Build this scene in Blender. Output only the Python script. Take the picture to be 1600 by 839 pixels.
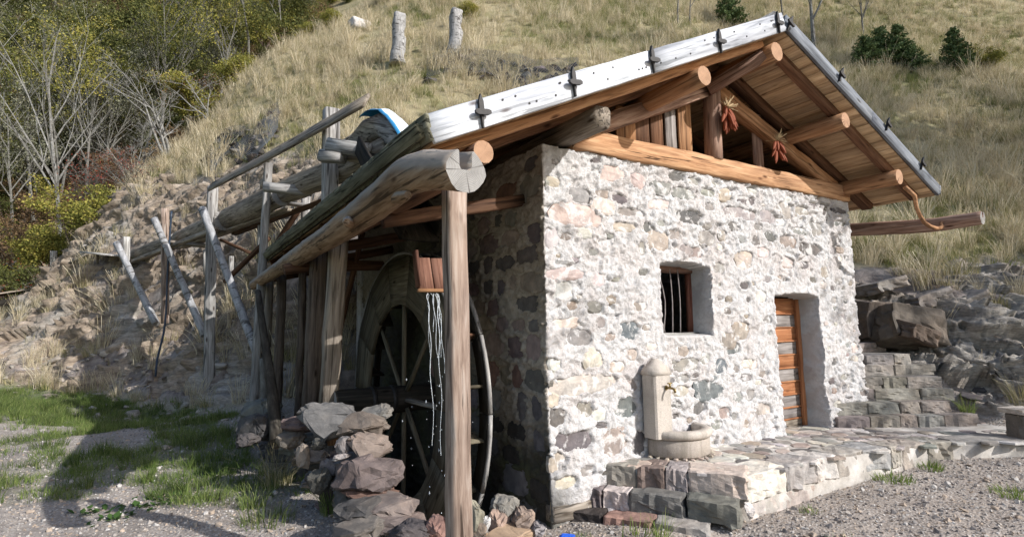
import bpy, bmesh, math, random
import numpy as np
from mathutils import Vector, Matrix, Euler, Quaternion

S = bpy.context.scene
for o in list(bpy.data.objects): bpy.data.objects.remove(o, do_unlink=True)
C = S.collection
R = math.radians

# ------------------------------------------------------------ camera
def set_camera():
    f, head, pitch, roll = 860.0, R(58.0), R(6.3), R(0.9)
    d = Vector((math.cos(head)*math.cos(pitch), math.sin(head)*math.cos(pitch), math.sin(pitch)))
    r = Vector((math.sin(head), -math.cos(head), 0)); u = r.cross(d)
    r2 = r*math.cos(roll) - u*math.sin(roll); u2 = u*math.cos(roll) + r*math.sin(roll)
    cd = bpy.data.cameras.new('camera'); co = bpy.data.objects.new('camera', cd); C.objects.link(co)
    cd.sensor_fit = 'HORIZONTAL'; cd.sensor_width = 36; cd.lens = f/1600*36
    cd.clip_start = .05; cd.clip_end = 800
    m = Matrix((r2, u2, -d)).transposed().to_4x4(); m.translation = Vector((-2.99, -4.2, 1.65))
    co.matrix_world = m; S.camera = co
set_camera()

# ------------------------------------------------------------ world, sun
SUN_AZ, SUN_EL = 29.0, 31.0       # azimuth turned from -y towards +x
sd = Vector((math.sin(R(SUN_AZ))*math.cos(R(SUN_EL)), -math.cos(R(SUN_AZ))*math.cos(R(SUN_EL)), math.sin(R(SUN_EL))))
w = bpy.data.worlds.new('World'); S.world = w; w.use_nodes = True
nt = w.node_tree; nt.nodes.clear()
sky = nt.nodes.new('ShaderNodeTexSky'); sky.sky_type = 'NISHITA'; sky.sun_disc = False
sky.sun_elevation = R(SUN_EL); sky.sun_rotation = math.atan2(sd.x, sd.y)
sky.dust_density = 1.5
bg = nt.nodes.new('ShaderNodeBackground'); bg.inputs[1].default_value = 0.15
wo = nt.nodes.new('ShaderNodeOutputWorld')
nt.links.new(sky.outputs[0], bg.inputs[0]); nt.links.new(bg.outputs[0], wo.inputs[0])
sl = bpy.data.lights.new('sun', 'SUN'); sl.energy = 4.6; sl.angle = R(0.5); sl.color = (1, .972, .935)
so = bpy.data.objects.new('sun', sl); C.objects.link(so); so.rotation_euler = sd.to_track_quat('Z', 'Y').to_euler()
S.view_settings.view_transform = 'Standard'; S.view_settings.look = 'None'
S.view_settings.exposure = 0.3; S.view_settings.gamma = 1
S.render.engine = 'CYCLES'

# ------------------------------------------------------------ numpy noise
def _h(ix, iy, iz, s):
    n = (ix*374761393 + iy*668265263 + iz*2147483647*0 + iz*1274126177 + s*974634777) & 0xffffffff
    n = ((n ^ (n >> 13))*1274126177) & 0xffffffff
    n = ((n ^ (n >> 16))*2246822519) & 0xffffffff
    return ((n ^ (n >> 15)) & 0xffffff)/16777215.0
def vn(x, y, z=0.0, s=0):
    x, y, z = np.broadcast_arrays(np.asarray(x, float), np.asarray(y, float), np.asarray(z, float))
    fx, fy, fz = np.floor(x), np.floor(y), np.floor(z)
    ix, iy, iz = fx.astype(np.int64), fy.astype(np.int64), fz.astype(np.int64)
    tx, ty, tz = x-fx, y-fy, z-fz
    tx, ty, tz = tx*tx*(3-2*tx), ty*ty*(3-2*ty), tz*tz*(3-2*tz)
    def L(a, b, t): return a+(b-a)*t
    r = [L(L(_h(ix, iy, iz+k, s), _h(ix+1, iy, iz+k, s), tx), L(_h(ix, iy+1, iz+k, s), _h(ix+1, iy+1, iz+k, s), tx), ty) for k in (0, 1)]
    return L(r[0], r[1], tz)*2-1
def fbm(x, y, z=0.0, o=4, s=0, g=.5):
    a, t, v = 1.0, 0.0, 0.0
    for k in range(o):
        v = v+a*vn(np.asarray(x)*2**k+k*17.3, np.asarray(y)*2**k-k*9.1, np.asarray(z)*2**k+k*3.7, s+k); t += a; a *= g
    return v/t
def sm(a, b, x):
    t = np.clip((x-a)/(b-a), 0, 1); return t*t*(3-2*t)
def facets(p, cell, amp, tilt, s=0, aniso=(1, 1, 1)):
    """broken-rock offset: each Voronoi cell (3-D, jittered lattice) is a tilted flat facet"""
    q = p/(cell*np.array(aniso)); f = np.floor(q).astype(np.int64)
    best = np.full(len(p), 1e9); off = np.zeros(len(p))
    for i in (-1, 0, 1):
        for j in (-1, 0, 1):
            for k in (-1, 0, 1):
                c = f+np.array([i, j, k]); x, y, z = c[:, 0], c[:, 1], c[:, 2]
                sx, sy, sz = x+_h(x, y, z, s), y+_h(x, y, z, s+1), z+_h(x, y, z, s+2)
                dx, dy, dz = q[:, 0]-sx, q[:, 1]-sy, q[:, 2]-sz
                d = dx*dx+dy*dy+dz*dz
                o = (_h(x, y, z, s+3)-.5)*amp + tilt*((_h(x, y, z, s+4)-.5)*dx + (_h(x, y, z, s+5)-.5)*dy + (_h(x, y, z, s+6)-.5)*dz)*cell
                m = d < best; best = np.where(m, d, best); off = np.where(m, o, off)
    return off

# ------------------------------------------------------------ object helpers
def tag(o, label=None, cat=None, group=None, kind=None):
    if label: o['label'] = label
    if cat: o['category'] = cat
    if group: o['group'] = group
    if kind: o['kind'] = kind
    return o
def mesh_obj(name, v, f, mat, parent=None, smooth=False, attrs=None):
    me = bpy.data.meshes.new(name)
    v = np.asarray(v, np.float32); me.vertices.add(len(v)); me.vertices.foreach_set('co', v.ravel())
    if isinstance(f, np.ndarray):
        n, k = f.shape; me.loops.add(n*k); me.loops.foreach_set('vertex_index', f.ravel().astype(np.int32))
        me.polygons.add(n); me.polygons.foreach_set('loop_start', np.arange(0, n*k, k, dtype=np.int32))
    else:
        tot = [len(q) for q in f]; me.loops.add(sum(tot)); me.loops.foreach_set('vertex_index', np.concatenate([np.asarray(q, np.int32) for q in f]))
        me.polygons.add(len(f)); me.polygons.foreach_set('loop_start', np.concatenate([[0], np.cumsum(tot)[:-1]]).astype(np.int32))
    me.update(calc_edges=True); me.validate()
    if smooth: me.polygons.foreach_set('use_smooth', np.ones(len(me.polygons), bool))
    if attrs:
        for k, a in attrs.items():
            at = me.attributes.new(k, 'FLOAT', 'POINT'); at.data.foreach_set('value', np.asarray(a, np.float32))
    me.materials.append(mat)
    o = bpy.data.objects.new(name, me); C.objects.link(o)
    if parent: o.parent = parent
    return o
def link(name, me, parent=None, mw=None, color=None):
    o = bpy.data.objects.new(name, me); C.objects.link(o)
    if parent: o.parent = parent
    if mw is not None: o.matrix_local = mw
    if color: o.color = (*color, 1)
    return o
def thing(name, label, cat, loc=(0, 0, 0), group=None, rz=0):
    o = bpy.data.objects.new(name, None); C.objects.link(o); o.location = loc; o.rotation_euler = (0, 0, rz)
    o.empty_display_size = .2
    return tag(o, label, cat, group)
def frame(p0, p1, up=(0, 0, 1)):
    """matrix whose X runs p0->p1, Z as close to up as possible"""
    p0, p1 = Vector(p0), Vector(p1); x = (p1-p0).normalized(); u = Vector(up)
    if abs(x.dot(u.normalized())) > .98: u = Vector((1, 0, 0))
    y = u.cross(x).normalized(); z = x.cross(y)
    m = Matrix((x, y, z)).transposed().to_4x4(); m.translation = p0
    return m
_rg = random.Random(7)
def rel(parent, m):
    return (parent.matrix_basis.inverted() @ m) if parent else m
def timber(name, p0, p1, w, h, mat, parent=None, up=(0, 0, 1), rough=.006, bev=.012, taper=1.0, seg=None, bow=0):
    """squared timber: cross-section w (Y) x h (Z), bevelled, slightly uneven; grain along local X"""
    L = (Vector(p1)-Vector(p0)).length; n = seg or max(2, min(14, int(L/.25)))
    v = []; b = min(bev, w*.3, h*.3)
    prof = [(-w/2+b, -h/2), (w/2-b, -h/2), (w/2, -h/2+b), (w/2, h/2-b), (w/2-b, h/2), (-w/2+b, h/2), (-w/2, h/2-b), (-w/2, -h/2+b)]
    for i in range(n+1):
        t = i/n; s = 1+(taper-1)*t; oy = math.sin(t*math.pi)*bow + _rg.uniform(-rough, rough)*.6; oz = _rg.uniform(-rough, rough)*.6
        for (y, z) in prof: v.append((t*L, y*s+oy+_rg.uniform(-rough, rough)*.5, z*s+oz+_rg.uniform(-rough, rough)*.5))
    f = [[i*8+k, i*8+(k+1) % 8, (i+1)*8+(k+1) % 8, (i+1)*8+k] for i in range(n) for k in range(8)]
    f += [[7-k for k in range(8)], [n*8+k for k in range(8)]]
    f = [q[::-1] for q in f]; f[-1] = f[-1]; 
    o = mesh_obj(name, v, f, mat, parent); o.matrix_local = rel(parent, frame(p0, p1, up))
    fixn(o); return o
def fixn(o):
    bm = bmesh.new(); bm.from_mesh(o.data); bmesh.ops.recalc_face_normals(bm, faces=bm.faces); bm.to_mesh(o.data); bm.free()
def log(name, pts, rad, mat, parent=None, n=12, lump=.06, seed=0, cap=None, sub=4, smooth=True, flat=0):
    """round timber through points (world); radii per point; mesh local to first point, grain along X"""
    m = frame(pts[0], pts[-1]); mi = m.inverted(); P = [mi @ Vector(p) for p in pts]
    # resample
    Q, RR = [], []
    for i in range(len(P)-1):
        p_, a, b, n_ = P[max(i-1, 0)], P[i], P[i+1], P[min(i+2, len(P)-1)]
        k = max(1, min(40, int((b-a).length/max(.05, rad[i]*sub))+1))
        for j in range(k):
            t = j/k; t2, t3 = t*t, t*t*t
            q = .5*((2*a)+(b-p_)*t+(2*p_-5*a+4*b-n_)*t2+(3*a-p_-3*b+n_)*t3)
            Q.append(q); RR.append(rad[i]*(1-t)+rad[i+1]*t)
    Q.append(P[-1]); RR.append(rad[-1])
    v = []; rs = seed*13.7
    for i, q in enumerate(Q):
        d = (Q[min(i+1, len(Q)-1)]-Q[max(i-1, 0)]).normalized()
        y = Vector((0, 0, 1)).cross(d); y = y.normalized() if y.length > .05 else Vector((0, 1, 0)); z = d.cross(y)
        for k in range(n):
            a = 2*math.pi*k/n
            r = RR[i]*(1+lump*float(vn(q.x*3+rs, math.cos(a)*1.3, math.sin(a)*1.3, seed)))
            v.append(q+y*math.cos(a)*r+z*math.sin(a)*r*(1-flat))
    N = len(Q)
    f = [[i*n+k, i*n+(k+1) % n, (i+1)*n+(k+1) % n, (i+1)*n+k] for i in range(N-1) for k in range(n)]
    o = mesh_obj(name, v, f+[[n-1-k for k in range(n)], [(N-1)*n+k for k in range(n)]], mat, parent)
    me = o.data
    if smooth:
        me.polygons.foreach_set('use_smooth', np.array([True]*((N-1)*n)+[False, False]))
    if cap:
        me.materials.append(cap); me.polygons[len(me.polygons)-1].material_index = 1; me.polygons[len(me.polygons)-2].material_index = 1
    o.matrix_local = rel(parent, m); return o
def rock_mesh(name, seed, mat, n=16, box=.55, noise=0.0):
    """convex angular rock from a jittered hull, about unit size"""
    rg = random.Random(seed); bm = bmesh.new()
    for _ in range(n):
        d = Vector((rg.gauss(0, 1), rg.gauss(0, 1), rg.gauss(0, 1))).normalized()
        m = max(abs(d.x), abs(d.y), abs(d.z)); q = d*(1-box)+d/m*box
        bm.verts.new(q*.5*rg.uniform(.86, 1.05))
    r = bmesh.ops.convex_hull(bm, input=bm.verts)
    bmesh.ops.delete(bm, geom=[g for g in r['geom_interior'] if isinstance(g, bmesh.types.BMVert)], context='VERTS')
    bmesh.ops.dissolve_limit(bm, angle_limit=R(9), verts=bm.verts, edges=bm.edges)
    bmesh.ops.bevel(bm, geom=bm.edges, offset=.035, segments=1, affect='EDGES')
    bmesh.ops.triangulate(bm, faces=bm.faces)
    if noise:
        bmesh.ops.subdivide_edges(bm, edges=[e for e in bm.edges if e.calc_length() > .12], cuts=2, use_grid_fill=True); bmesh.ops.triangulate(bm, faces=bm.faces)
    bmesh.ops.recalc_face_normals(bm, faces=bm.faces)
    me = bpy.data.meshes.new(name); bm.to_mesh(me); bm.free(); me.materials.append(mat)
    if noise: raggedy(me, seed, noise, .30, .55)
    return me
def TRS(loc, rot=(0, 0, 0), sc=(1, 1, 1)):
    return Matrix.LocRotScale(Vector(loc), Euler(rot), Vector(sc))

# ------------------------------------------------------------ materials
def new_mat(name, rough=.85, spec=.25):
    m = bpy.data.materials.new(name); m.use_nodes = True; n = m.node_tree; b = n.nodes['Principled BSDF']
    b.inputs['Roughness'].default_value = rough; b.inputs['Specular IOR Level'].default_value = spec
    return m, n, b
class N:
    def __init__(s, nt): s.t = nt; s.l = nt.links.new
    def n(s, ty, **k):
        x = s.t.nodes.new(ty)
        for a, b in k.items(): setattr(x, a, b)
        return x
    def co(s, kind='Object', scale=(1, 1, 1)):
        t = s.n('ShaderNodeTexCoord'); m = s.n('ShaderNodeMapping'); m.inputs['Scale'].default_value = scale
        s.l(t.outputs[kind], m.inputs[0]); return m.outputs[0]
    def noise(s, co, sc, det=5, rough=.55, dist=0):
        x = s.n('ShaderNodeTexNoise'); x.inputs['Scale'].default_value = sc; x.inputs['Detail'].default_value = det
        x.inputs['Roughness'].default_value = rough; x.inputs['Distortion'].default_value = dist; s.l(co, x.inputs[0]); return x.outputs['Fac']
    def vor(s, co, sc, feat='F1', out='Distance'):
        x = s.n('ShaderNodeTexVoronoi'); x.feature = feat; x.inputs['Scale'].default_value = sc; s.l(co, x.inputs[0]); return x.outputs[out]
    def ramp(s, fac, stops):
        x = s.n('ShaderNodeValToRGB'); e = x.color_ramp.elements
        while len(e) < len(stops): e.new(.5)
        for q, (p, c) in zip(e, stops): q.position = p; q.color = (*c, 1) if len(c) == 3 else c
        s.l(fac, x.inputs[0]); return x.outputs[0]
    def g(s, fac, a, b): return s.ramp(fac, [(a, (0, 0, 0)), (b, (1, 1, 1))])
    def mix(s, f, a, b, mode='MIX'):
        x = s.n('ShaderNodeMixRGB'); x.blend_type = mode
        for i, q in enumerate((f, a, b)):
            if isinstance(q, (int, float)): x.inputs[i].default_value = q if i == 0 else (q, q, q, 1)
            elif isinstance(q, tuple): x.inputs[i].default_value = (*q, 1)
            else: s.l(q, x.inputs[i])
        return x.outputs[0]
    def math(s, op, a, b=0.0):
        x = s.n('ShaderNodeMath'); x.operation = op
        for i, q in enumerate((a, b)):
            if isinstance(q, (int, float)): x.inputs[i].default_value = q
            else: s.l(q, x.inputs[i])
        return x.outputs[0]
    def bump(s, h, strength=.5, dist=.02, nrm=None):
        x = s.n('ShaderNodeBump'); x.inputs['Strength'].default_value = strength; x.inputs['Distance'].default_value = dist
        s.l(h, x.inputs['Height'])
        if nrm: s.l(nrm, x.inputs['Normal'])
        return x.outputs[0]
    def attr(s, name): return s.n('ShaderNodeAttribute', attribute_name=name).outputs['Fac']
    def rnd(s): return s.n('ShaderNodeObjectInfo').outputs['Random']
    def ocol(s): return s.n('ShaderNodeObjectInfo').outputs['Color']

def offset_co(k, co, amt=20):
    a = k.n('ShaderNodeVectorMath', operation='ADD'); r = k.n('ShaderNodeVectorMath', operation='SCALE')
    cx = k.n('ShaderNodeCombineXYZ'); rr = k.rnd()
    for i in range(3): k.l(rr, cx.inputs[i])
    k.l(cx.outputs[0], r.inputs[0]); r.inputs['Scale'].default_value = amt
    k.l(co, a.inputs[0]); k.l(r.outputs[0], a.inputs[1]); return a.outputs[0]

def wood(name, dark, mid, light, rough=.8, grain=1.0, crack=.5, knots=True, bump=.5):
    m, nt, b = new_mat(name, rough, .2); k = N(nt)
    co = offset_co(k, k.co('Object', (1.2, 16*grain, 16*grain)))
    co2 = offset_co(k, k.co('Object', (.5, 5, 5)))
    g1 = k.noise(co, 1.6, 6, .62, .6); g2 = k.noise(co2, 1.1, 3, .5, .3)
    c = k.ramp(g1, [(.30, dark), (.5, mid), (.70, light)])
    c = k.mix(k.g(g2, .4, .62), c, k.mix(1.0, c, (.72, .72, .74), 'MULTIPLY'))
    co3 = offset_co(k, k.co('Object', (.45, 14, 14)))
    cr = k.g(k.noise(co3, 1.9, 3, .5, .8), .36, .41)
    c = k.mix(k.math('MULTIPLY', k.math('SUBTRACT', 1.0, cr), crack), c, (dark[0]*.25, dark[1]*.25, dark[2]*.25))
    if knots:
        v = k.vor(offset_co(k, k.co('Object', (2.2, 7, 7))), 1.0)
        kn = k.g(v, .06, .16); c = k.mix(kn, (dark[0]*.45, dark[1]*.38, dark[2]*.35), c)
    tone = k.math('ADD', k.math('MULTIPLY', k.rnd(), .36), .80)
    c = k.mix(1.0, c, tone, 'MULTIPLY')
    k.l(c, b.inputs[0]); h = k.mix(.5, g1, cr); k.l(k.bump(h, bump, .012), b.inputs['Normal']); return m
W_GREY = wood('weathered_grey_wood', (.15, .14, .13), (.34, .325, .305), (.54, .525, .50), crack=.8)
W_GREYB = wood('weathered_grey_brown_wood', (.13, .105, .08), (.29, .245, .195), (.47, .41, .345), crack=.8)
def weathered(m, top, amt=.8):
    """rain-bleached upper side of an old log"""
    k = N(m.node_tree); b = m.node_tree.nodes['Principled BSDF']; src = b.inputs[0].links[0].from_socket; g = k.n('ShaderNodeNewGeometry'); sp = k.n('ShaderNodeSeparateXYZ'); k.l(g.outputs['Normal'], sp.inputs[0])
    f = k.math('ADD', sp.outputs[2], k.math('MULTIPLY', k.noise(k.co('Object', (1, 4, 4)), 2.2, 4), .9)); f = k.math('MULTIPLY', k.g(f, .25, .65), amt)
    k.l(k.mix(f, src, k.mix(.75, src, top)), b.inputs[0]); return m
W_LOG = wood('gutter_log_wood', (.12, .085, .055), (.24, .19, .14), (.40, .33, .25), crack=.8)
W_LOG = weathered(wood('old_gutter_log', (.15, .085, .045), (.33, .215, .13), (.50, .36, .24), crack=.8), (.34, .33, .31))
W_RED = wood('reddish_post_wood', (.15, .085, .06), (.33, .205, .15), (.50, .36, .28), crack=.6)
W_ORANGE = wood('warm_larch_wood', (.20, .10, .048), (.40, .21, .105), (.56, .33, .18), crack=.6)
W_BROWN = wood('dark_brown_wood', (.055, .026, .015), (.12, .062, .036), (.20, .11, .065), crack=.6)
W_RAFT = wood('rafter_brown_wood', (.08, .038, .02), (.17, .085, .047), (.26, .14, .08), crack=.5)
W_SOFFIT = wood('soffit_pine_boards', (.32, .19, .10), (.52, .345, .20), (.66, .47, .30), crack=.15, bump=.25)
W_DARK = wood('dark_wet_shaded_wood', (.008, .007, .005), (.022, .019, .015), (.05, .042, .033), crack=.5)  # near-black tone, also carries the shade inside the wheel
W_RING = wood('wheel_plank_wood', (.07, .058, .038), (.15, .128, .088), (.24, .21, .15), crack=.5)
W_PALE = wood('bleached_verge_board', (.30, .32, .35), (.60, .62, .66), (.76, .78, .82), crack=.5, knots=True, bump=.2)
W_PALE = weathered(W_PALE, (.7, .7, .7), .0)
W_VR = wood('blue_grey_verge_board', (.10, .11, .125), (.19, .205, .23), (.30, .32, .35), crack=.5)
W_EAVE = wood('mossy_eave_board', (.07, .07, .045), (.15, .145, .10), (.25, .24, .18), crack=.9)
W_DOORB = wood('door_orange_plank', (.22, .085, .035), (.36, .15, .065), (.48, .24, .12), crack=.3)
W_DOORG = wood('door_grey_plank', (.13, .115, .105), (.25, .225, .21), (.37, .345, .33), crack=.5)
def endgrain(name, a, b_, rough=.8):
    m, nt, b = new_mat(name, rough, .2); k = N(nt)
    w_ = k.n('ShaderNodeTexWave', wave_type='RINGS', rings_direction='X'); w_.inputs['Scale'].default_value = 34; w_.inputs['Distortion'].default_value = 1.2
    k.l(k.co('Object'), w_.inputs[0]); c = k.ramp(w_.outputs['Fac'], [(.2, a), (.8, b_)])
    nz = k.noise(k.co('Object'), 30, 4); c = k.mix(.4, c, k.mix(1.0, c, nz, 'MULTIPLY'))
    sx = k.n('ShaderNodeSeparateXYZ'); k.l(k.co('Object'), sx.inputs[0]); an = k.math('ARCTAN2', sx.outputs[1], sx.outputs[2]); cb = k.n('ShaderNodeCombineXYZ'); k.l(an, cb.inputs[0]); k.l(k.rnd(), cb.inputs[1])
    ck = k.g(k.noise(cb.outputs[0], 4.5, 2, .6), .40, .33); k.l  # radial drying cracks
    ck = k.math('SUBTRACT', 1.0, k.g(k.noise(cb.outputs[0], 4.5, 2, .6), .34, .39)); c = k.mix(k.math('MULTIPLY', ck, .85), c, (a[0]*.22, a[1]*.2, a[2]*.2))
    st = k.g(k.noise(k.co('Object'), 7, 3), .5, .68); c = k.mix(k.math('MULTIPLY', st, .5), c, (a[0]*.55, a[1]*.55, a[2]*.55))
    k.l(c, b.inputs[0]); k.l(k.bump(w_.outputs['Fac'], .3, .004), b.inputs['Normal']); return m
E_GREY = endgrain('grey_end_grain', (.33, .315, .295), (.43, .415, .40))
E_ORANGE = endgrain('fresh_end_grain', (.46, .27, .165), (.56, .35, .225))

def bark(name, cols, marks=None):
    m, nt, b = new_mat(name, .9, .15); k = N(nt)
    co = offset_co(k, k.co('Object', (3, 10, 10))); n1 = k.noise(co, 1.5, 6, .65, .4)
    c = k.ramp(n1, [(.3, cols[0]), (.5, cols[1]), (.7, cols[2])])
    if marks:
        v = k.noise(offset_co(k, k.co('Object', (9, 2.5, 2.5))), 1.6, 3, .6)
        c = k.mix(k.g(v, .56, .64), c, marks)
    k.l(c, b.inputs[0]); k.l(k.bump(n1, .6, .015), b.inputs['Normal']); return m
B_BIRCH = bark('pale_birch_bark', [(.17, .165, .165), (.31, .31, .315), (.45, .45, .46)], (.10, .095, .09))
B_GREY = bark('grey_twig_bark', [(.085, .08, .072), (.15, .145, .13), (.24, .23, .21)])
B_DARK = bark('dark_bark', [(.02, .018, .015), (.05, .043, .035), (.095, .085, .07)])
B_BROWN = bark('brown_bark', [(.06, .045, .035), (.13, .10, .08), (.22, .18, .14)])

def raggedy(me, seed, amp, cell, tilt=.6, an=(1, 1, 1)):
    co = np.zeros(len(me.vertices)*3, np.float32); me.vertices.foreach_get('co', co); co = co.reshape(-1, 3).astype(float)
    d = facets(co+seed*3.1, cell, amp, tilt, seed, an)+facets(co+seed*1.7, cell*.42, amp*.45, tilt, seed+9, an)
    n = co/np.linalg.norm(co, axis=1)[:, None]; co = co+n*d[:, None]; me.vertices.foreach_set('co', co.astype(np.float32).ravel()); me.update()
def stone_mat(name, scale=1.0, bump=.6, spot=.35, lime=0.0):
    """stone whose own hue comes from the object's colour; lichen, mineral specks and wear on top"""
    m, nt, b = new_mat(name, .88, .2); k = N(nt)
    t = k.n('ShaderNodeTexCoord'); co = k.n('ShaderNodeVectorMath', operation='ADD')
    g = k.n('ShaderNodeNewGeometry'); k.l(g.outputs['Position'], co.inputs[0]); co = co.outputs[0]
    n1 = k.noise(co, 9*scale, 8, .65, .3); n2 = k.noise(co, 45*scale, 5, .7); n3 = k.noise(co, 3*scale, 3, .5)
    c = k.mix(1.0, k.ocol(), k.ramp(n1, [(.25, (.55, .55, .56)), (.5, (.95, .95, .95)), (.75, (1.45, 1.42, 1.38))]), 'MULTIPLY')
    c = k.mix(k.math('MULTIPLY', k.g(n3, .45, .65), .4), c, k.mix(1.0, c, (1.12, .98, .86), 'MULTIPLY'))
    c = k.mix(k.math('MULTIPLY', k.g(n2, .62, .72), spot), c, (.42, .41, .38))
    if lime:
        lm = k.g(k.noise(co, 6.5, 6, .62, .5), .53, .60); c = k.mix(k.math('MULTIPLY', lm, lime), c, (.64, .625, .615))
    k.l(c, b.inputs[0]); k.l(k.bump(k.mix(.45, n1, n2), bump, .018), b.inputs['Normal']); return m
M_STONEL = stone_mat('lime_smeared_stone', lime=.7)
M_STONE = stone_mat('field_stone')
M_ROCK = stone_mat('fractured_rock', .6, .8, .2)
def granite(name, col):
    m, nt, b = new_mat(name, .8, .3); k = N(nt); co = k.co('Object')
    n2 = k.noise(co, 120, 4, .75); n1 = k.noise(co, 5, 5, .6)
    c = k.mix(1.0, col, k.ramp(n2, [(.3, (.6, .58, .56)), (.5, (1, 1, 1)), (.7, (1.18, 1.16, 1.14))]), 'MULTIPLY')
    c = k.mix(k.math('MULTIPLY', k.g(n1, .45, .7), .45), c, (col[0]*.62, col[1]*.6, col[2]*.56))
    g_ = k.n('ShaderNodeNewGeometry'); st = k.n('ShaderNodeMapping'); st.inputs['Scale'].default_value = (9, 9, 1.2); k.l(g_.outputs['Position'], st.inputs[0])
    c = k.mix(k.math('MULTIPLY', k.g(k.noise(st.outputs[0], 1.4, 4, .6), .5, .66), .55), c, (col[0]*.5, col[1]*.5, col[2]*.47))
    k.l(c, b.inputs[0]); k.l(k.bump(k.mix(.5, n2, k.noise(co, 40, 4)), .6, .008), b.inputs['Normal']); return m
M_GRANITE = granite('beige_granite', (.47, .425, .38))
M_GRANITE_R = granite('rough_beige_granite', (.38, .335, .295))
def plain(name, col, rough=.5, metal=0, var=.25, sc=30):
    m, nt, b = new_mat(name, rough, .4); k = N(nt); n1 = k.noise(k.co('Object'), sc, 4)
    k.l(k.mix(1.0, col, k.ramp(n1, [(.3, (1-var,)*3), (.7, (1+var,)*3)]), 'MULTIPLY'), b.inputs[0]); b.inputs['Metallic'].default_value = metal
    k.l(k.bump(n1, .15, .004), b.inputs['Normal']); return m
M_IRON = plain('black_iron', (.03, .028, .028), .6, .4)
M_BRASS = plain('aged_brass', (.26, .19, .08), .45, .7)
M_RUSTY = plain('grey_iron_bar', (.22, .20, .195), .5, .5)
M_TARP_B = plain('blue_plastic', (.05, .28, .55), .35)
M_TARP_W = plain('white_plastic', (.75, .80, .84), .4)
M_PIPE = plain('dark_blue_hose', (.02, .035, .06), .4)
M_CORN = plain('red_orange_maize', (.23, .055, .02), .75, 0, .5, 60)
M_HUSK = plain('pale_maize_husk', (.50, .38, .22), .8, 0, .3, 25)
M_BLUEC = plain('bright_blue_cloth', (.01, .10, .60), .6)
def water_mat():
    m, nt, b = new_mat('falling_water', .08, .5); b.inputs['Base Color'].default_value = (.85, .9, .95, 1)
    b.inputs['Transmission Weight'].default_value = .55; b.inputs['IOR'].default_value = 1.33; return m
M_WATER = water_mat()

TP = [(-6,-6,0),(-3,-9,0),(0,-6,0),(4,-4,0.03),(6,-2.2,0.1),(8,-2.8,0.25),(12,-6.5,0.4),(20,-14,0.7),(-10,-4,0),(-4,2,0.0),(-8,4,0.15),(-3,5,0.1),(-3,7.5,0.2),(-5,10,0.4),(-9,12,0.6),(-6,14,0.75),(-10,18,1.1),(-16,16,1.2),(-2,2,0.02),(-1,0,0),(1,-1.5,0),(3,-1.6,0.02),(40,-40,3),(-40,0,1),(-40,-40,0),(0,-40,-1),(-30,25,3),(1,6.6,0.9),(3,6.4,1.0),(6,4.2,1.3),(6.4,2,1.0),(-1.6,6,0.45),(7.6,-1.6,0.3),(7.2,0.2,1.0),(9,-2.4,0.5),(8.6,1.2,2.4),(12,-4,1.6),(-12,30,4.0),(-30,60,25),(-3.23,12.7,0.57),(-2.14,9.67,0.33),(-1.21,7.89,0.51),(-4.02,15.22,3.2),(-3.06,12.88,2.96),(-3.37,17.46,5.67),(-1.98,15.9,6.47),(-1.14,17.51,8.27),(-0.52,10.46,4.72),(0.57,8.05,4.37),(-5.2,21.45,6.61),(-5.09,18.08,4.66),(-3.57,23.69,8.89),(-1.67,24.01,10.99),(-0.25,24.48,14.22),(1.58,24.29,16.05),(4.52,24.54,18.24),(7.16,26.06,21.2),(11.95,28.25,26.95),(0.24,15.41,8.68),(2.26,15.7,10.38),(3.89,16.22,12.27),(6.05,14.84,12.48),(4.88,12.38,9.69),(2.9,10.88,7.88),(6.83,12.19,10.89),(10.39,14.28,14.23),(15.12,17.76,19.43),(16.72,14.68,17.22),(19.52,13.05,16.2),(29.4,15.52,22.79),(25.08,9.68,15.45),(23.48,6.31,12.61),(24.11,3.7,11.39),(18.72,2.77,7.96),(14.8,0.87,4.93),(15.84,3.42,7.64),(11.0,1.05,3.51),(11.38,-0.27,2.76),(10.4,0.34,2.71),(9.64,1.37,3.05),(12.43,2.92,5.1),(43.57,6.59,23.36),(38.62,11.76,25.58),(33.44,2.51,12.18),(16.03,-0.86,3.15),(56.69,2.96,24.7),(20.99,24.7,29.06),(46.06,24.95,43.48),(74.21,12.86,46.85),(-19.63,70.06,39.66),(-8.18,62.93,39.44),(4.13,64.08,44.42),(12.78,62.89,48.48),(-6.22,45.6,17.37),(-0.6,50.68,24.29),(-8.56,37.46,9.1),(-20.73,54.63,17.64),(-28.22,75.4,39.81),(-10.37,33.12,5.6),(-7.17,26.5,4.58),(-7.58,22.29,2.49),(-5.89,18.84,2.6)]
_T = np.array(TP, float)
def _rbf():
    d = np.sqrt(((_T[:, None, :2]-_T[None, :, :2])**2).sum(-1)+1.2**2)
    n = len(_T); A = np.zeros((n+3, n+3)); A[:n, :n] = d; A[:n, n] = 1; A[:n, n+1:] = _T[:, :2]; A[n, :n] = 1; A[n+1:, :n] = _T[:, :2].T
    A[:n, :n] -= np.eye(n)*.25
    return np.linalg.solve(A, np.concatenate([_T[:, 2], [0, 0, 0]]))
_W = _rbf()
def base_h(x, y):
    sh = np.shape(x); X = np.ravel(x).astype(float); Y = np.ravel(y).astype(float); out = np.full(len(X), _W[-3])+_W[-2]*X+_W[-1]*Y
    for (a, b, _), c in zip(_T, _W[:-3]): out += c*np.sqrt((X-a)**2+(Y-b)**2+1.44)
    return out.reshape(sh)
def box_mask(x, y, x0, x1, y0, y1, s):
    return sm(x0-s, x0+s, x)*sm(x1+s, x1-s, x)*sm(y0-s, y0+s, y)*sm(y1+s, y1-s, y)
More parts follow.
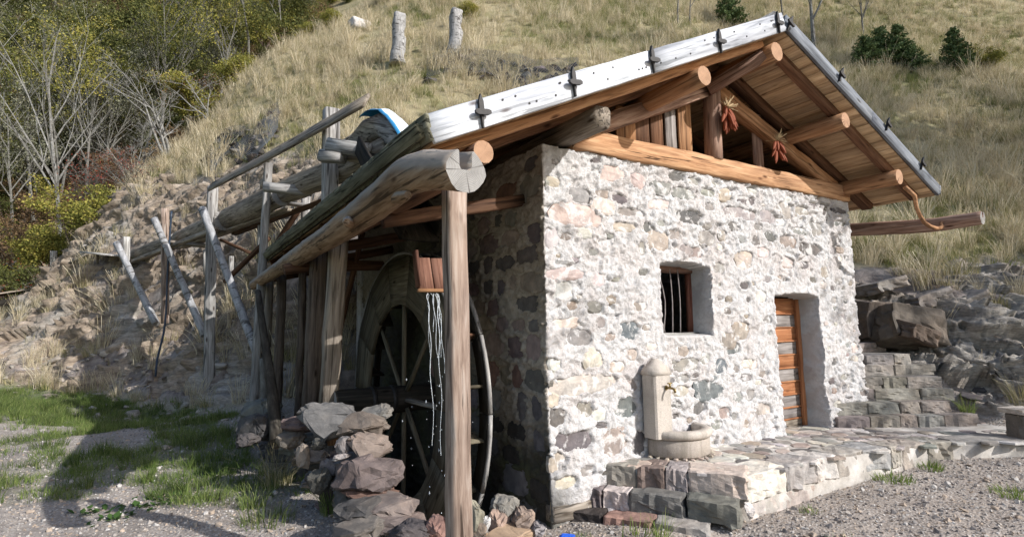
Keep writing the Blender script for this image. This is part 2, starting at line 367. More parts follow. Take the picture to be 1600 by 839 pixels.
def surf_h(x, y):
    """ground height with its coarse roughness, and a rock mask"""
    h = base_h(x, y); e = .25
    sl = np.hypot(base_h(x+e, y)-h, base_h(x, y+e)-h)/e
    hx = h
    n1 = fbm(x*.35, y*.35, 0, 4, 3); n2 = fbm(x*1.3, y*1.3, 0, 4, 9)
    steep = sm(.38, .8, sl+n1*.15)
    h = h+n1*.35*sm(.15, .5, sl)+n2*.05*(.35+steep)
    # wheel pit
    pit = box_mask(x, y, -1.28, .1, .62, 5.2, .14); h = h*(1-pit)+(-.95)*pit
    pit2 = box_mask(x, y, -1.2, .1, -.35, .62, .15)*(1-pit); h = h*(1-pit2)+(-.12)*pit2
    # ground under the house and the forecourt
    hs = box_mask(x, y, .3, 5.4, .3, 6.0, .2); h = h*(1-hs)+np.minimum(h, .15)*hs
    tr = box_mask(x, y, .5, 7.3, -.9, .35, .2)*sm(-1.25, -.75, y-.02*x); h = h*(1-tr)+np.minimum(h, .1)*tr
    st = box_mask(x, y, 5.0, 8.2, -1.0, 3.3, .3); q = .05+.5*np.clip((x-4.9)*.478+(y+.3)*.878, 0, 3); h = h*(1-st)+np.minimum(h, q)*st
    return h, sl, n1, n2, steep

def grid_lines(a, b, res, lo, hi, grow=1.075):
    c = list(np.arange(a, b, res)); s = res; v = a
    while v > lo: s *= grow; v -= s; c.insert(0, v)
    s = res; v = c[-1]
    while v < hi: s *= grow; v += s; c.append(v)
    return np.array(c)
def rock_zone(x, y, z, sl, n1):
    """where bare rock / raw earth shows: 0..1"""
    left = sm(4.5, 2.5, x)*sm(24.5, 20, y)
    zone_l = left*sm(.42, .62, sl+n1*.1)*sm(7.6+0*x, 6.2, z-.28*(y-14)*0+n1*1.2-np.clip(-x-1, 0, 3)*.2)
    zone_r = sm(5.5, 6.5, x)*sm(3.1, 2.5, z+n1*.5+(x-10)*-.03)*sm(.5, .8, sl)
    return np.clip(np.maximum(zone_l, zone_r), 0, 1)
def build_terrain():
    xs = grid_lines(-7.0, 11.5, .075, -95, 110); ys = grid_lines(-5.5, 14.5, .075, -60, 120)
    X, Y = np.meshgrid(xs, ys, indexing='xy'); h, sl, n1, n2, steep = surf_h(X, Y)
    rz = rock_zone(X, Y, h, sl, n1)
    p = np.stack([X.ravel(), Y.ravel(), h.ravel()], 1)
    near = (np.abs(p[:, 0]) < 22) & (p[:, 1] < 34)
    fo = np.zeros(len(p)); q = p[near]
    c, s_ = math.cos(R(28)), math.sin(R(28))     # strata dip
    qq = np.stack([q[:, 0], q[:, 1], q[:, 2]*c+q[:, 0]*s_], 1)
    fo[near] = facets(qq, 1.1, .42, .6, 11, (1.3, 1.3, .6))+.5*facets(qq, .38, .16, .5, 31, (1.4, 1.4, .6))
    h = h+fo.reshape(h.shape)*rz*.85+fbm(X*6, Y*6, 0, 3, 5)*.016+fbm(X*1.8, Y*1.8, 0, 3, 6)*.03*sm(.6, -.6, Y+.0*X-3.2+(X > -1.3)*9)
    far = np.hypot(X+3, Y+4.2)
    h = h-.14*box_mask(X, Y, -.5, 1.2, -3.0, -1.1, .35)
    # masks of what grows or lies where
    green = sm(-.02, .22, fbm(X*.8, Y*.8, 0, 3, 21)*.8+.55*fbm(X*2.4, Y*2.4, 0, 3, 22)+.10*sm(-2, -6, X)-.25*sm(0, 2, X)-.01)*sm(.45, .3, sl)*(h < 2.5)
    green *= 1-.95*box_mask(X, Y, -1.5, 8, -3.3, 5, .4)
    strip = sm(.9, .2, np.abs((X+4.9)-.12*(Y-3)-.5*np.sin(Y*.6)))*sm(9, 5, Y)           # bare stony track
    green *= 1-.75*strip
    green *= 1-.45*sm(2.2, 1.2, np.abs(X+2.2))*sm(-3, 0, Y)*sm(7, 5, Y); farg = sm(7.5, 9.5, Y-.12*(X+5))*sm(.45, .3, sl)*(X < -1.5)*(h < 2.5); green = np.maximum(green, farg*sm(-.35, .1, fbm(X*1.1, Y*1.1, 0, 3, 23)+.2))
    dry = sm(.25, .5, sl)*(1-rz)*(1-green); dry = np.where(h > 2.6, np.maximum(dry, (1-rz)), dry)
    dry *= 1-box_mask(X, Y, -1.3, 5.6, .3, 6.2, .3)
    dry *= 1-box_mask(X, Y, 5.0, 8.3, -1.2, 3.3, .3)*(h < 2)
    wood_ = sm(34, 40, Y+.35*np.clip(-X-4, 0, 20)+0*X)*sm(3, -1, X-.42*(Y-30))
    nx, ny = len(xs), len(ys)
    i = np.arange((ny-1)*(nx-1)); a = (i//(nx-1))*nx+i % (nx-1)
    f = np.stack([a, a+1, a+nx+1, a+nx], 1)
    return mesh_obj('ground', np.stack([X.ravel(), Y.ravel(), h.ravel()], 1), f, M_GROUND, None, False,
                    dict(rock=rz.ravel(), green=green.ravel(), dry=dry.ravel(), forest=wood_.ravel(), far=far.ravel(),
                         dgreen=(green*sm(30, 22, far)).ravel(), ddry=(np.maximum(dry*(.30+.70*sm(-.25,.25,fbm(X*.6,Y*.6,0,4,33)+.3*fbm(X*2.5,Y*2.5,0,2,35))), .42*rz*sm(-.15,.3,fbm(X*.9,Y*.9,0,3,34))*(h > .8))*(1-wood_)*sm(48, 40, far)*(Y > -6)).ravel(), dhill=((1-wood_)*(h > 2.2)*(1-rz)*sm(-.05, .35, fbm(X*.28, Y*.28, 0, 3, 91)-.12+.42*sm(6, 17, X))*sm(46, 40, far)*(Y > -6)).ravel(), dforest=(wood_*(far < 75)).ravel(),
                         dgravel=((1-green*.8)*(sl < .45)*(h < 1.2)*sm(14, 7, far)).ravel())), (xs, ys, h)
def ground_mat():
    m, nt, b = new_mat('ground_earth_rock_grass', .95, .12); k = N(nt)
    g = k.n('ShaderNodeNewGeometry'); P = g.outputs['Position']
    n_big = k.noise(P, .8, 5, .6); n_mid = k.noise(P, 4, 6, .6); n_fine = k.noise(P, 32, 6, .7)
    v = k.n('ShaderNodeTexVoronoi'); v.inputs['Scale'].default_value = 42; k.l(P, v.inputs[0])
    pebble = k.ramp(v.outputs['Color'], [(0, (.24, .215, .19)), (.45, (.44, .40, .365)), (.8, (.56, .525, .49)), (1, (.70, .68, .65))])
    v2 = k.vor(P, 42)
    grav = k.mix(k.g(v2, .25, .6), pebble, (.30, .26, .23)); grav = k.mix(k.g(n_mid, .42, .6), grav, k.mix(.55, grav, (.42, .365, .32)))
    earth = k.ramp(n_mid, [(.3, (.085, .068, .052)), (.5, (.16, .13, .105)), (.7, (.25, .21, .175))])
    rock = k.ramp(n_mid, [(.28, (.10, .088, .082)), (.45, (.20, .178, .165)), (.6, (.30, .27, .25)), (.75, (.40, .36, .34))])
    rock = k.mix(k.math('MULTIPLY', k.g(n_big, .42, .6), .55), rock, k.mix(1, rock, (1.05, .86, .72), 'MULTIPLY'))
    rock = k.mix(k.math('MULTIPLY', k.g(n_fine, .56, .66), .4), rock, (.07, .062, .055))
    straw = k.ramp(n_fine, [(.3, (.17, .14, .08)), (.5, (.33, .28, .17)), (.7, (.48, .42, .28))])
    straw = k.mix(k.g(k.noise(P, .5, 4), .45, .62), straw, k.mix(.6, straw, (.13, .14, .055)))
    lawn = k.ramp(n_fine, [(.3, (.035, .055, .015)), (.5, (.07, .105, .028)), (.7, (.13, .15, .05))])
    litter = k.ramp(n_fine, [(.3, (.04, .028, .018)), (.5, (.085, .06, .038)), (.7, (.15, .11, .07))])
    c = k.mix(k.g(k.noise(P, .9, 4), .35, .65), grav, k.mix(.35, grav, earth))
    c = k.mix(k.attr('dry'), c, straw)
    c = k.mix(k.math('MULTIPLY', k.attr('green'), .8), c, lawn)
    c = k.mix(k.attr('rock'), c, k.mix(k.math('MULTIPLY', k.g(n_big, .5, .6), .7), rock, earth))
    c = k.mix(k.attr('forest'), c, litter)
    k.l(c, b.inputs[0])
    h = k.mix(.5, n_fine, k.math('SUBTRACT', 1.0, v2)); k.l(k.bump(h, .7, .025), b.inputs['Normal']); return m
M_GROUND = ground_mat()
GROUND, (GX, GY, GH) = build_terrain()
tag(GROUND, kind='structure')
def gz(x, y):
    i = int(np.searchsorted(GX, x))-1; j = int(np.searchsorted(GY, y))-1
    i = min(max(i, 0), len(GX)-2); j = min(max(j, 0), len(GY)-2)
    u = (x-GX[i])/(GX[i+1]-GX[i]); v = (y-GY[j])/(GY[j+1]-GY[j])
    return float(GH[j, i]*(1-u)*(1-v)+GH[j, i+1]*u*(1-v)+GH[j+1, i]*(1-u)*v+GH[j+1, i+1]*u*v)

FRONT_STONES = [(3.03,2.44,0.28,0.21,'O'),(2.55,2.33,0.17,0.11,'G'),(4.32,2.45,0.17,0.1,'D'),(2.98,2.13,0.19,0.09,'D'),(2.66,1.82,0.13,0.07,'D'),(2.88,1.59,0.29,0.2,'N'),(2.7,1.38,0.28,0.12,'B'),(1.89,1.23,0.44,0.14,'G'),(2.47,1.19,0.25,0.17,'B'),(2.24,0.94,0.42,0.22,'B'),(3.07,1.18,0.16,0.1,'P'),(1.78,0.95,0.24,0.1,'P'),(2.94,1.03,0.2,0.07,'G'),(2.05,0.76,0.19,0.14,'D'),(1.68,0.81,0.18,0.07,'D'),(2.47,0.66,0.19,0.13,'N'),(2.31,0.54,0.18,0.09,'G'),(2.99,0.83,0.18,0.14,'G'),(3.22,0.64,0.28,0.14,'P'),(2.47,1.68,0.3,0.1,'G'),(1.7,1.45,0.33,0.11,'N'),(2.18,1.45,0.3,0.13,'N'),(1.67,0.7,0.11,0.05,'D'),(3.91,2.47,0.32,0.13,'P'),(4.46,2.68,0.47,0.15,'D'),(3.41,2.57,0.3,0.12,'P'),(2.11,2.49,0.24,0.14,'N'),(1.82,1.08,0.23,0.09,'G'),(3.39,0.86,0.15,0.07,'G'),(1.62,1.08,0.15,0.05,'D'),(0.91,3.25,0.32,0.16,'P'),(1.26,3.22,0.19,0.13,'P'),(1.88,3.34,0.25,0.09,'D'),(1.62,3.19,0.28,0.14,'G'),(2.01,3.16,0.36,0.13,'G'),(2.39,3.21,0.27,0.09,'G'),(2.73,3.24,0.24,0.14,'O'),(3.13,3.2,0.36,0.11,'D'),(0.99,2.99,0.23,0.08,'D'),(1.16,2.86,0.37,0.08,'G'),(0.36,2.76,0.68,0.19,'P'),(1.03,2.69,0.3,0.09,'P'),(1.39,2.72,0.19,0.14,'D'),(2.08,2.9,0.41,0.15,'D'),(2.42,3.05,0.18,0.09,'G'),(3.04,3.03,0.63,0.14,'G'),(3.58,3.04,0.33,0.17,'G'),(3.95,3.16,0.34,0.21,'G'),(4.38,3.18,0.34,0.13,'G'),(4.98,3.19,0.2,0.13,'D'),(5.3,3.09,0.38,0.09,'D'),(4.72,2.96,0.32,0.2,'G'),(4.28,2.91,0.3,0.09,'G'),(3.61,2.79,0.22,0.12,'D'),(2.36,2.68,0.27,0.15,'G'),(3.01,2.49,0.3,0.14,'O'),(2.54,2.33,0.18,0.11,'D'),(2.0,2.51,0.17,0.12,'G'),(2.17,2.51,0.15,0.12,'G'),(4.53,2.68,0.5,0.13,'D'),(5.22,2.78,0.52,0.26,'W'),(4.34,2.45,0.18,0.1,'D'),(5.37,3.28,0.35,0.12,'D'),(0.46,2.97,0.24,0.15,'G'),(0.76,2.89,0.27,0.13,'W'),(0.22,2.17,0.42,0.1,'P'),(0.09,2.51,0.16,0.22,'W'),(0.11,3.07,0.18,0.1,'O'),(0.69,3.36,0.12,0.06,'D'),(2.15,3.32,0.18,0.08,'G'),(2.56,3.34,0.16,0.06,'G'),(2.91,3.31,0.12,0.06,'D'),(1.59,3.0,0.28,0.09,'P'),(1.52,2.59,0.31,0.2,'O'),(1.81,2.68,0.21,0.12,'G'),(0.6,2.4,0.13,0.08,'G'),(1.29,2.49,0.09,0.14,'G'),(1.75,2.41,0.16,0.09,'D'),(2.62,2.72,0.12,0.11,'N'),(3.99,2.74,0.35,0.14,'N'),(3.93,2.46,0.29,0.13,'P'),(3.35,2.89,0.21,0.08,'G'),(4.65,3.16,0.19,0.07,'G'),(4.12,3.31,0.24,0.11,'G'),(4.64,3.3,0.26,0.07,'D'),(4.97,3.33,0.27,0.06,'D'),(3.85,3.0,0.17,0.08,'W'),(3.3,3.35,0.21,0.07,'W'),(1.06,1.62,0.24,0.17,'B'),(1.09,1.37,0.13,0.1,'P'),(0.86,1.26,0.18,0.1,'O'),(0.56,1.35,0.21,0.16,'P'),(0.4,1.11,0.79,0.16,'P'),(1.09,1.07,0.13,0.1,'N'),(0.95,0.85,0.28,0.23,'B'),(0.45,0.87,0.18,0.15,'G'),(0.77,0.54,0.32,0.25,'N'),(0.3,0.6,0.42,0.17,'D'),(1.1,0.5,0.21,0.21,'D'),(0.61,0.82,0.16,0.12,'W'),(0.64,0.71,0.14,0.06,'D'),(0.06,0.42,0.26,0.17,'O'),(0.07,0.99,0.12,0.12,'O'),(0.4,1.56,0.27,0.16,'G'),(0.11,0.84,0.16,0.15,'D'),(0.08,1.32,0.16,0.13,'W'),(0.8,1.55,0.15,0.08,'N'),(0.17,0.25,0.28,0.12,'O'),(0.42,0.31,0.2,0.1,'G'),(2.64,1.48,0.25,0.16,'N'),(2.97,1.2,0.21,0.1,'P'),(0.25,1.7,0.3,0.09,'P')]
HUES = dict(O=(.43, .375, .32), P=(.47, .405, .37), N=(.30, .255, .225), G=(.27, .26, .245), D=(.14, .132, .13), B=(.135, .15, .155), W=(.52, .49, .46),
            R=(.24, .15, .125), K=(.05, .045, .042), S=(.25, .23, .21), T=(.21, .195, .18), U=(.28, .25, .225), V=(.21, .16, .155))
def hue(k, rg, v=.15):
    c = HUES[k]; s = 1+rg.uniform(-v, v); return tuple(min(.9, q*s*(1+rg.uniform(-.05, .05))) for q in c)
MILL = thing('water_mill', 'whitewashed rubble stone water mill with a larch gable roof and a lean-to over its wheel', 'water mill')
WX, WY, WTOP = 5.6, 6.0, 3.42
def mortar_mat():
    m, nt, b = new_mat('lime_mortar', .95, .1); k = N(nt)
    g = k.n('ShaderNodeNewGeometry'); P = g.outputs['Position']
    n1 = k.noise(P, 2.2, 5, .6); n2 = k.noise(P, 17, 7, .7, .5); n3 = k.noise(P, 60, 4, .7)
    c = k.ramp(n2, [(.25, (.36, .34, .33)), (.42, (.51, .495, .49)), (.6, (.63, .625, .63)), (.8, (.71, .715, .73))])
    c = k.mix(k.math('MULTIPLY', k.g(n1, .44, .64), .6), c, k.mix(1.0, c, (.86, .78, .74), 'MULTIPLY'))
    c = k.mix(k.math('MULTIPLY', k.g(k.noise(P, 1.3, 4, .6), .52, .7), .4), c, k.mix(1.0, c, (.72, .70, .70), 'MULTIPLY'))
    c = k.mix(k.math('MULTIPLY', k.math('SUBTRACT', 1.0, k.g(k.noise(P, 26, 6, .75, .6), .33, .41)), .6), c, (.26, .235, .21))
    raw = k.ramp(n2, [(.25, (.22, .19, .15)), (.5, (.40, .35, .29)), (.75, (.52, .47, .40))])
    c = k.mix(k.attr('raw'), c, raw)
    damp_shade = k.attr('damp_shade'); moss = k.g(n1, .45, .6)
    dc = k.mix(moss, (.022, .02, .016), (.042, .048, .018))
    c = k.mix(k.math('MULTIPLY', damp_shade, .88), c, dc)
    pl = k.ramp(n1, [(.3, (.30, .295, .29)), (.7, (.43, .425, .42))]); c = k.mix(k.attr('plaster'), c, pl)
    k.l(c, b.inputs[0])
    h = k.mix(.35, n2, n3); k.l(k.bump(h, 1.0, .035), b.inputs['Normal']); return m
M_MORTAR = mortar_mat()
def stone_layout():
    rg = random.Random(5); out = []
    for (x, z, w_, h_, c) in FRONT_STONES:
        if abs(x-5.22) < .01 and h_ > .2: continue
        out.append([x, z, w_*1.0, h_*1.0, c, 0])
    def free(u, z, w_, h_, L, gap=.015):
        for q in L:
            if abs(q[0]-u) < (q[2]+w_)/2+gap and abs(q[1]-z) < (q[3]+h_)/2+gap: return False
        return True
    def opening(u, z, w_, h_):
        return (u+w_/2 > 1.47 and u-w_/2 < 2.42 and z+h_/2 > 1.5 and z-h_/2 < 2.42) or (u+w_/2 > 3.5 and u-w_/2 < 4.68 and z-h_/2 < 2.12)
    front = [q for q in out if not opening(*q[:4])]; n = 0
    for _ in range(4000):
        if n > 104: break
        u = rg.uniform(.1, 5.5); z = rg.uniform(.35, 3.3); w_ = rg.uniform(.07, .21); h_ = w_*rg.uniform(.4, .8)
        if free(u, z, w_, h_, front, .022) and not opening(u, z, w_, h_):
            front.append([u, z, w_, h_, rg.choice('WWNGGDNG'), 1]); n += 1
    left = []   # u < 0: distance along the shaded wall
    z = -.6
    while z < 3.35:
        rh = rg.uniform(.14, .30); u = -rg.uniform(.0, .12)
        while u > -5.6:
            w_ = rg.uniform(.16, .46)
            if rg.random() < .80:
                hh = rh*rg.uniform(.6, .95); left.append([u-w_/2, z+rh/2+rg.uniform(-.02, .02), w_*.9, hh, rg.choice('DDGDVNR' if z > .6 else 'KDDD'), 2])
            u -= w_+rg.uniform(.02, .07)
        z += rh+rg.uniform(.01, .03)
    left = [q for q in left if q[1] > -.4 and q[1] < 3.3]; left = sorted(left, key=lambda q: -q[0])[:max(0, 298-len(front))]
    return front, left
F_ST, L_ST = stone_layout()
def wall_point(u, z):
    """base position and outward normal at perimeter distance u (front 0..5.6, left <0, right >5.6)"""
    u = np.asarray(u, float); z = np.asarray(z, float)
    x = np.clip(u, 0, WX); y = np.where(u < 0, -u, np.where(u > WX, u-WX, 0.0))
    a = sm(-.05, .05, u); b_ = sm(WX-.05, WX+.05, u)
    nx = -(1-a)+b_; ny = -(a*(1-b_)); L = np.hypot(nx, ny); nx, ny = nx/L, ny/L
    return x, y, nx, ny
def mortar_disp(u, z):
    u, z = np.broadcast_arrays(np.asarray(u, float), np.asarray(z, float)); w1 = fbm(u*7, z*7, 2, 2, 44)*.05
    pp = np.stack([(u+w1).ravel(), (z+w1*.7).ravel(), np.zeros(u.size)], 1)
    fc = (facets(pp, .085, .027, .65, 71, (1.3, .9, 1))+facets(pp, .042, .014, .6, 91, (1.2, .9, 1))).reshape(u.shape)
    n = fbm(u*2.6, z*2.6, 0, 2, 41)*.024+fbm(u*12, z*14, .5, 3, 42, .6)*.010+fc*(.55+.45*sm(-.3, .3, fbm(u*1.5, z*1.5, 3, 2, 45)))
    n = n+.05*sm(.9, .0, z)*(u > 0)+.10*sm(1.6, .2, z)*sm(4.9, 5.7, u)
    return n
WIN = (1.54, 2.37, 1.55, 2.35); DOOR = (3.57, 4.60, .10, 2.04)
def opening_sd(u, z, b):
    wob = fbm(u*3, z*3, 0, 2, 77)*.016
    top = b[3]+.03*np.cos((u-(b[0]+b[1])/2)/(b[1]-b[0])*math.pi)-.012
    return np.maximum(np.maximum(b[0]-u, u-b[1]), np.maximum(b[2]-z, z-top))+wob
def build_wall():
    us = np.concatenate([np.arange(-WY, -.06, .028), np.arange(-.06, WX+.06, .0135), np.arange(WX+.06, WX+WY, .06)])
    zs = np.arange(-1.0, WTOP+.001, .0155)
    U, Z = np.meshgrid(us, zs); D = mortar_disp(U, Z)
    top = sm(WTOP-.02, WTOP, Z)
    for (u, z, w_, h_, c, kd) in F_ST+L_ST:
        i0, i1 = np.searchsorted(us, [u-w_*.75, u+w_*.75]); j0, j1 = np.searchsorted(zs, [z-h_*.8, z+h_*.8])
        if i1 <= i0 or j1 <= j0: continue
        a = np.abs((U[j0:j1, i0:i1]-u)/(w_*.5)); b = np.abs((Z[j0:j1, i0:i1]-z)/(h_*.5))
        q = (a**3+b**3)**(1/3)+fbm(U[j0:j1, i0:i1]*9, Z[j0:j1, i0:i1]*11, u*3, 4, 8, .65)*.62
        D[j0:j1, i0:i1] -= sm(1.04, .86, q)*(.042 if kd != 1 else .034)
    raw = sm(.02, -.02, U)
    damp_shade = sm(.02, -.02, U)*sm(1.0, .2, Z+fbm(U*1.2, Z*.8, 0, 3, 60)*.7)
    damp_shade = np.maximum(damp_shade, 1.0*sm(.02, -.02, U)*sm(3.0, 1.8, Z+fbm(U*1.5, Z, 4, 3, 61)*1.2)*sm(.9, 1.9, -U+.4*fbm(U*1.5, Z*1.5, 9, 2, 63)))  # wheel-pit shade put into the mask, darkens the wall behind the wheel
    damp_shade = np.maximum(damp_shade, sm(.5, .1, Z+fbm(U*2, Z*2, 7, 2, 64)*.4)*sm(.35, 0, U)*.8)
    keep = np.ones_like(U, bool); pl = np.zeros_like(U)
    for b, dep in ((WIN, .27), (DOOR, .30)):
        sd_ = opening_sd(U, Z, b); m = sd_ < 0
        ramp = sm(0, -.016, sd_); D = np.where(m, D*(1-ramp)-dep*ramp, D); pl = np.maximum(pl, sm(.004, -.012, sd_)*.9); keep &= ~(sd_ < -.034)
        D += .01*sm(.07, 0, np.abs(sd_))*(~m)
    x, y, nx, ny = wall_point(U, Z)
    lean = .0
    p = np.stack([x+nx*D, y+ny*D, Z+.05*(np.clip(U, 0, WX)/WX)*sm(2.5, 3.4, Z)+fbm(U*6, Z*6, 3, 2, 50)*.006+top*fbm(U*4, 0, 3, 2, 51)*.02], -1).reshape(-1, 3)
    ny_, nx_ = U.shape; i = np.arange((ny_-1)*(nx_-1)); a = (i//(nx_-1))*nx_+i % (nx_-1)
    f = np.stack([a, a+1, a+nx_+1, a+nx_], 1); kp = keep.ravel(); f = f[kp[f].all(1)]
    f2 = f[:, ::-1] if False else f
    return mesh_obj('wall', p, f2, M_MORTAR, MILL, False, dict(raw=raw.ravel(), damp_shade=damp_shade.ravel(), plaster=pl.ravel()))
WALL = build_wall()
def slab_stone_mesh(name, seed, mat, n=10):
    """low stone for a wall face: X width, Z height (unit), Y- is the face; rough bevelled polygon"""
    rg = random.Random(seed); v = []; ex = rg.uniform(2.2, 3.6)
    outer, inner = [], []
    for k in range(n):
        a = 2*math.pi*(k+rg.uniform(-.25, .25))/n; c, s = math.cos(a), math.sin(a)
        r = .5/((abs(c)**ex+abs(s)**ex)**(1/ex))*rg.uniform(.86, 1.1)
        outer.append((c*r, s*r)); inner.append((c*r*rg.uniform(.66, .8), s*r*rg.uniform(.62, .8)))
    for (a, b) in outer: v.append((a, .9, b))
    for (a, b) in outer: v.append((a, .12, b))
    for (a, b) in inner: v.append((a, rg.uniform(-.18, .02), b))
    v.append((rg.uniform(-.1, .1), rg.uniform(-.22, -.02), rg.uniform(-.1, .1)))
    f = [[i*n+k, i*n+(k+1) % n, (i+1)*n+(k+1) % n, (i+1)*n+k] for i in (0, 1) for k in range(n)]+[[2*n+k, 2*n+(k+1) % n, 3*n] for k in range(n)]
    me = bpy.data.meshes.new(name); me.from_pydata(v, [], f); me.materials.append(mat)
    bm = bmesh.new(); bm.from_mesh(me); bmesh.ops.recalc_face_normals(bm, faces=bm.faces)
    for fc in bm.faces:
        pass
    bm.to_mesh(me); bm.free(); return me
SLABS = [slab_stone_mesh('stone', 100+i, M_STONEL) for i in range(22)]; SLABS2 = [slab_stone_mesh('stone', 100+i, M_STONE) for i in range(22)]
def set_stones():
    rg = random.Random(12); n = 0
    rest_v, rest_f = [], []
    for (u, z, w_, h_, c, kd) in F_ST+L_ST:
        x, y, nx, ny = [float(q) for q in wall_point(u, z)]
        d = float(mortar_disp(np.array(u), np.array(z)))
        off = -.016+d*.5+(.0 if c in 'DBG' else .006)
        ang = math.atan2(-nx, ny)+math.pi  # local -Y -> normal
        sc_ = w_*1.28
        if kd != 2 and u < 1 and u-sc_/2 < .012: sc_ = u+w_*.62-.012; x = .012+sc_/2
        if kd == 2 and -u-sc_/2 < .012: sc_ = -u+w_*.62-.012; y = .012+sc_/2
        if u > 5 and u+sc_/2 > 5.58: sc_ = 5.58-(u-w_*.6); x = 5.58-sc_/2
        m = Matrix.Translation((x+nx*off, y+ny*off, z)) @ Matrix.Rotation(math.atan2(nx, -ny), 4, 'Z') @ Matrix.Rotation(rg.uniform(-.12, .12), 4, 'Y') @ Matrix.Diagonal((sc_, .055, h_*1.32, 1))
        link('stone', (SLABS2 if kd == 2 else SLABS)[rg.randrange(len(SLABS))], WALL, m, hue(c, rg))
set_stones()
# other walls of the house: back wall, inner lining so that the room is dark
bx = []
def quad_sheet(name, pts, mat, parent=None):
    return mesh_obj(name, pts, [[0, 1, 2, 3]], mat, parent)
def box_mesh(name, lo, hi, mat, parent=None):
    v = [(x, y, z) for x in (lo[0], hi[0]) for y in (lo[1], hi[1]) for z in (lo[2], hi[2])]
    f = [[0, 1, 3, 2], [4, 6, 7, 5], [0, 4, 5, 1], [2, 3, 7, 6], [0, 2, 6, 4], [1, 5, 7, 3]]
    o = mesh_obj(name, v, f, mat, parent); fixn(o); return o
box_mesh('back_wall', (-.03, 5.7, -1), (5.65, 5.985, 5.0), M_MORTAR, MILL)
box_mesh('room_floor', (.3, .35, -.1), (5.3, 5.7, .24), W_DARK, MILL)

# window
wf = thing('window', None, None); wf.parent = MILL
M_WINRED = wood('dark_red_window_wood', (.05, .018, .012), (.12, .045, .03), (.2, .09, .065), crack=.5)
timber('window_jamb', (2.345, .30, 1.56), (2.345, .30, 2.36), .07, .09, M_WINRED, wf, up=(1, 0, 0))
timber('window_jamb', (1.60, .30, 1.56), (1.60, .30, 2.36), .07, .09, M_WINRED, wf, up=(1, 0, 0))
timber('window_lintel', (1.54, .285, 2.325), (2.40, .285, 2.325), .09, .09, wood('brown_lintel', (.1, .05, .035), (.22, .13, .10), (.33, .22, .18)), wf)
timber('window_sill', (1.54, .26, 1.555), (2.40, .26, 1.555), .14, .055, W_GREY, wf)
for i, x in enumerate((1.80, 1.95, 2.08)):
    pts = [(x, .24, 1.56), (x+(.02 if i else .05), .24, 1.95), (x-(.0 if i else .06), .24, 2.32)]
    log('window_bar', pts, [.008]*3, M_RUSTY, wf, n=6, lump=.02, sub=20)
log('window_bar', [(1.86, .26, 1.56), (1.76, .26, 1.83)], [.006]*2, M_RUSTY, wf, n=6, sub=20)
tb = timber('window_stay', (1.69, .30, 1.57), (1.71, .30, 1.90), .05, .03, W_PALE, wf)

# door
dr = thing('door', None, None); dr.parent = MILL
z = .14; hs = [.135, .165, .185, .185, .20, .19, .20, .20, .20, .22]
z = .255; tot = 1.75; hs = [q*tot/sum(hs) for q in hs]
cols = [W_BROWN, W_DOORG, W_DOORG, W_DOORB, W_DOORG, W_DOORB, W_DOORG, W_DOORB, W_DOORG, W_DOORB]
cols = [W_GREYB, W_DOORG, W_DOORG, W_DOORB, W_DOORG, W_DOORB, W_DOORG, W_DOORB, W_DOORG, W_DOORB]
for h_, mt in zip(hs, cols):
    timber('door_board', (3.60, .335+(.006 if mt is W_DOORG else 0), z+h_/2), (4.53, .335+(.006 if mt is W_DOORG else 0), z+h_/2), .04, h_-.012, mt, dr, rough=.002, bev=.006)
    timber('door_moulding', (3.60, .318, z+h_), (4.53, .318, z+h_), .035, .022, W_DOORB, dr, rough=.001, bev=.004)
    z += h_
timber('door_jamb', (4.565, .305, .22), (4.565, .305, 2.06), .07, .08, W_DOORB, dr, up=(1, 0, 0))
timber('door_jamb', (3.59, .335, .22), (3.59, .335, 2.06), .07, .06, W_DOORB, dr, up=(1, 0, 0))
box_mesh('threshold', (3.5, .0, .1), (4.66, .42, .262), M_GRANITE_R, dr)

# ------------------------------------------------------------ roof and gable timber
RX, RZ, LX, LZ, QX, QZ = 2.80, 5.17, -1.54, 3.11, 6.45, 3.64
SLl = (RZ-LZ)/(RX-LX); SLr = (RZ-QZ)/(QX-RX)
def rtop(x): return RZ-SLl*(RX-x) if x < RX else RZ-SLr*(x-RX)
YV, YB = -.86, 7.1
ROOF = thing('roof', None, None); ROOF.parent = MILL
def slope_m(x, y, side):   # frame at ridge-line point: X down-slope, Y along ridge
    pass
# verge boards (front faces)
def verge(x0, z0, x1, z1, mat, n, h=.205):
    L = math.hypot(x1-x0, z1-z0)
    for i in range(n):
        a, b = i/n, (i+1)/n-.002
        p0 = Vector((x0+(x1-x0)*a, YV+.02, z0+(z1-z0)*a-h/2)); p1 = Vector((x0+(x1-x0)*b, YV+.02, z0+(z1-z0)*b-h/2))
        timber('verge_board', p0, p1, .04, h, mat, ROOF, rough=.003, bev=.006)
verge(LX, LZ, RX-.01, RZ, W_PALE, 2); verge(RX+.01, RZ, QX, QZ, W_VR, 2, .17)
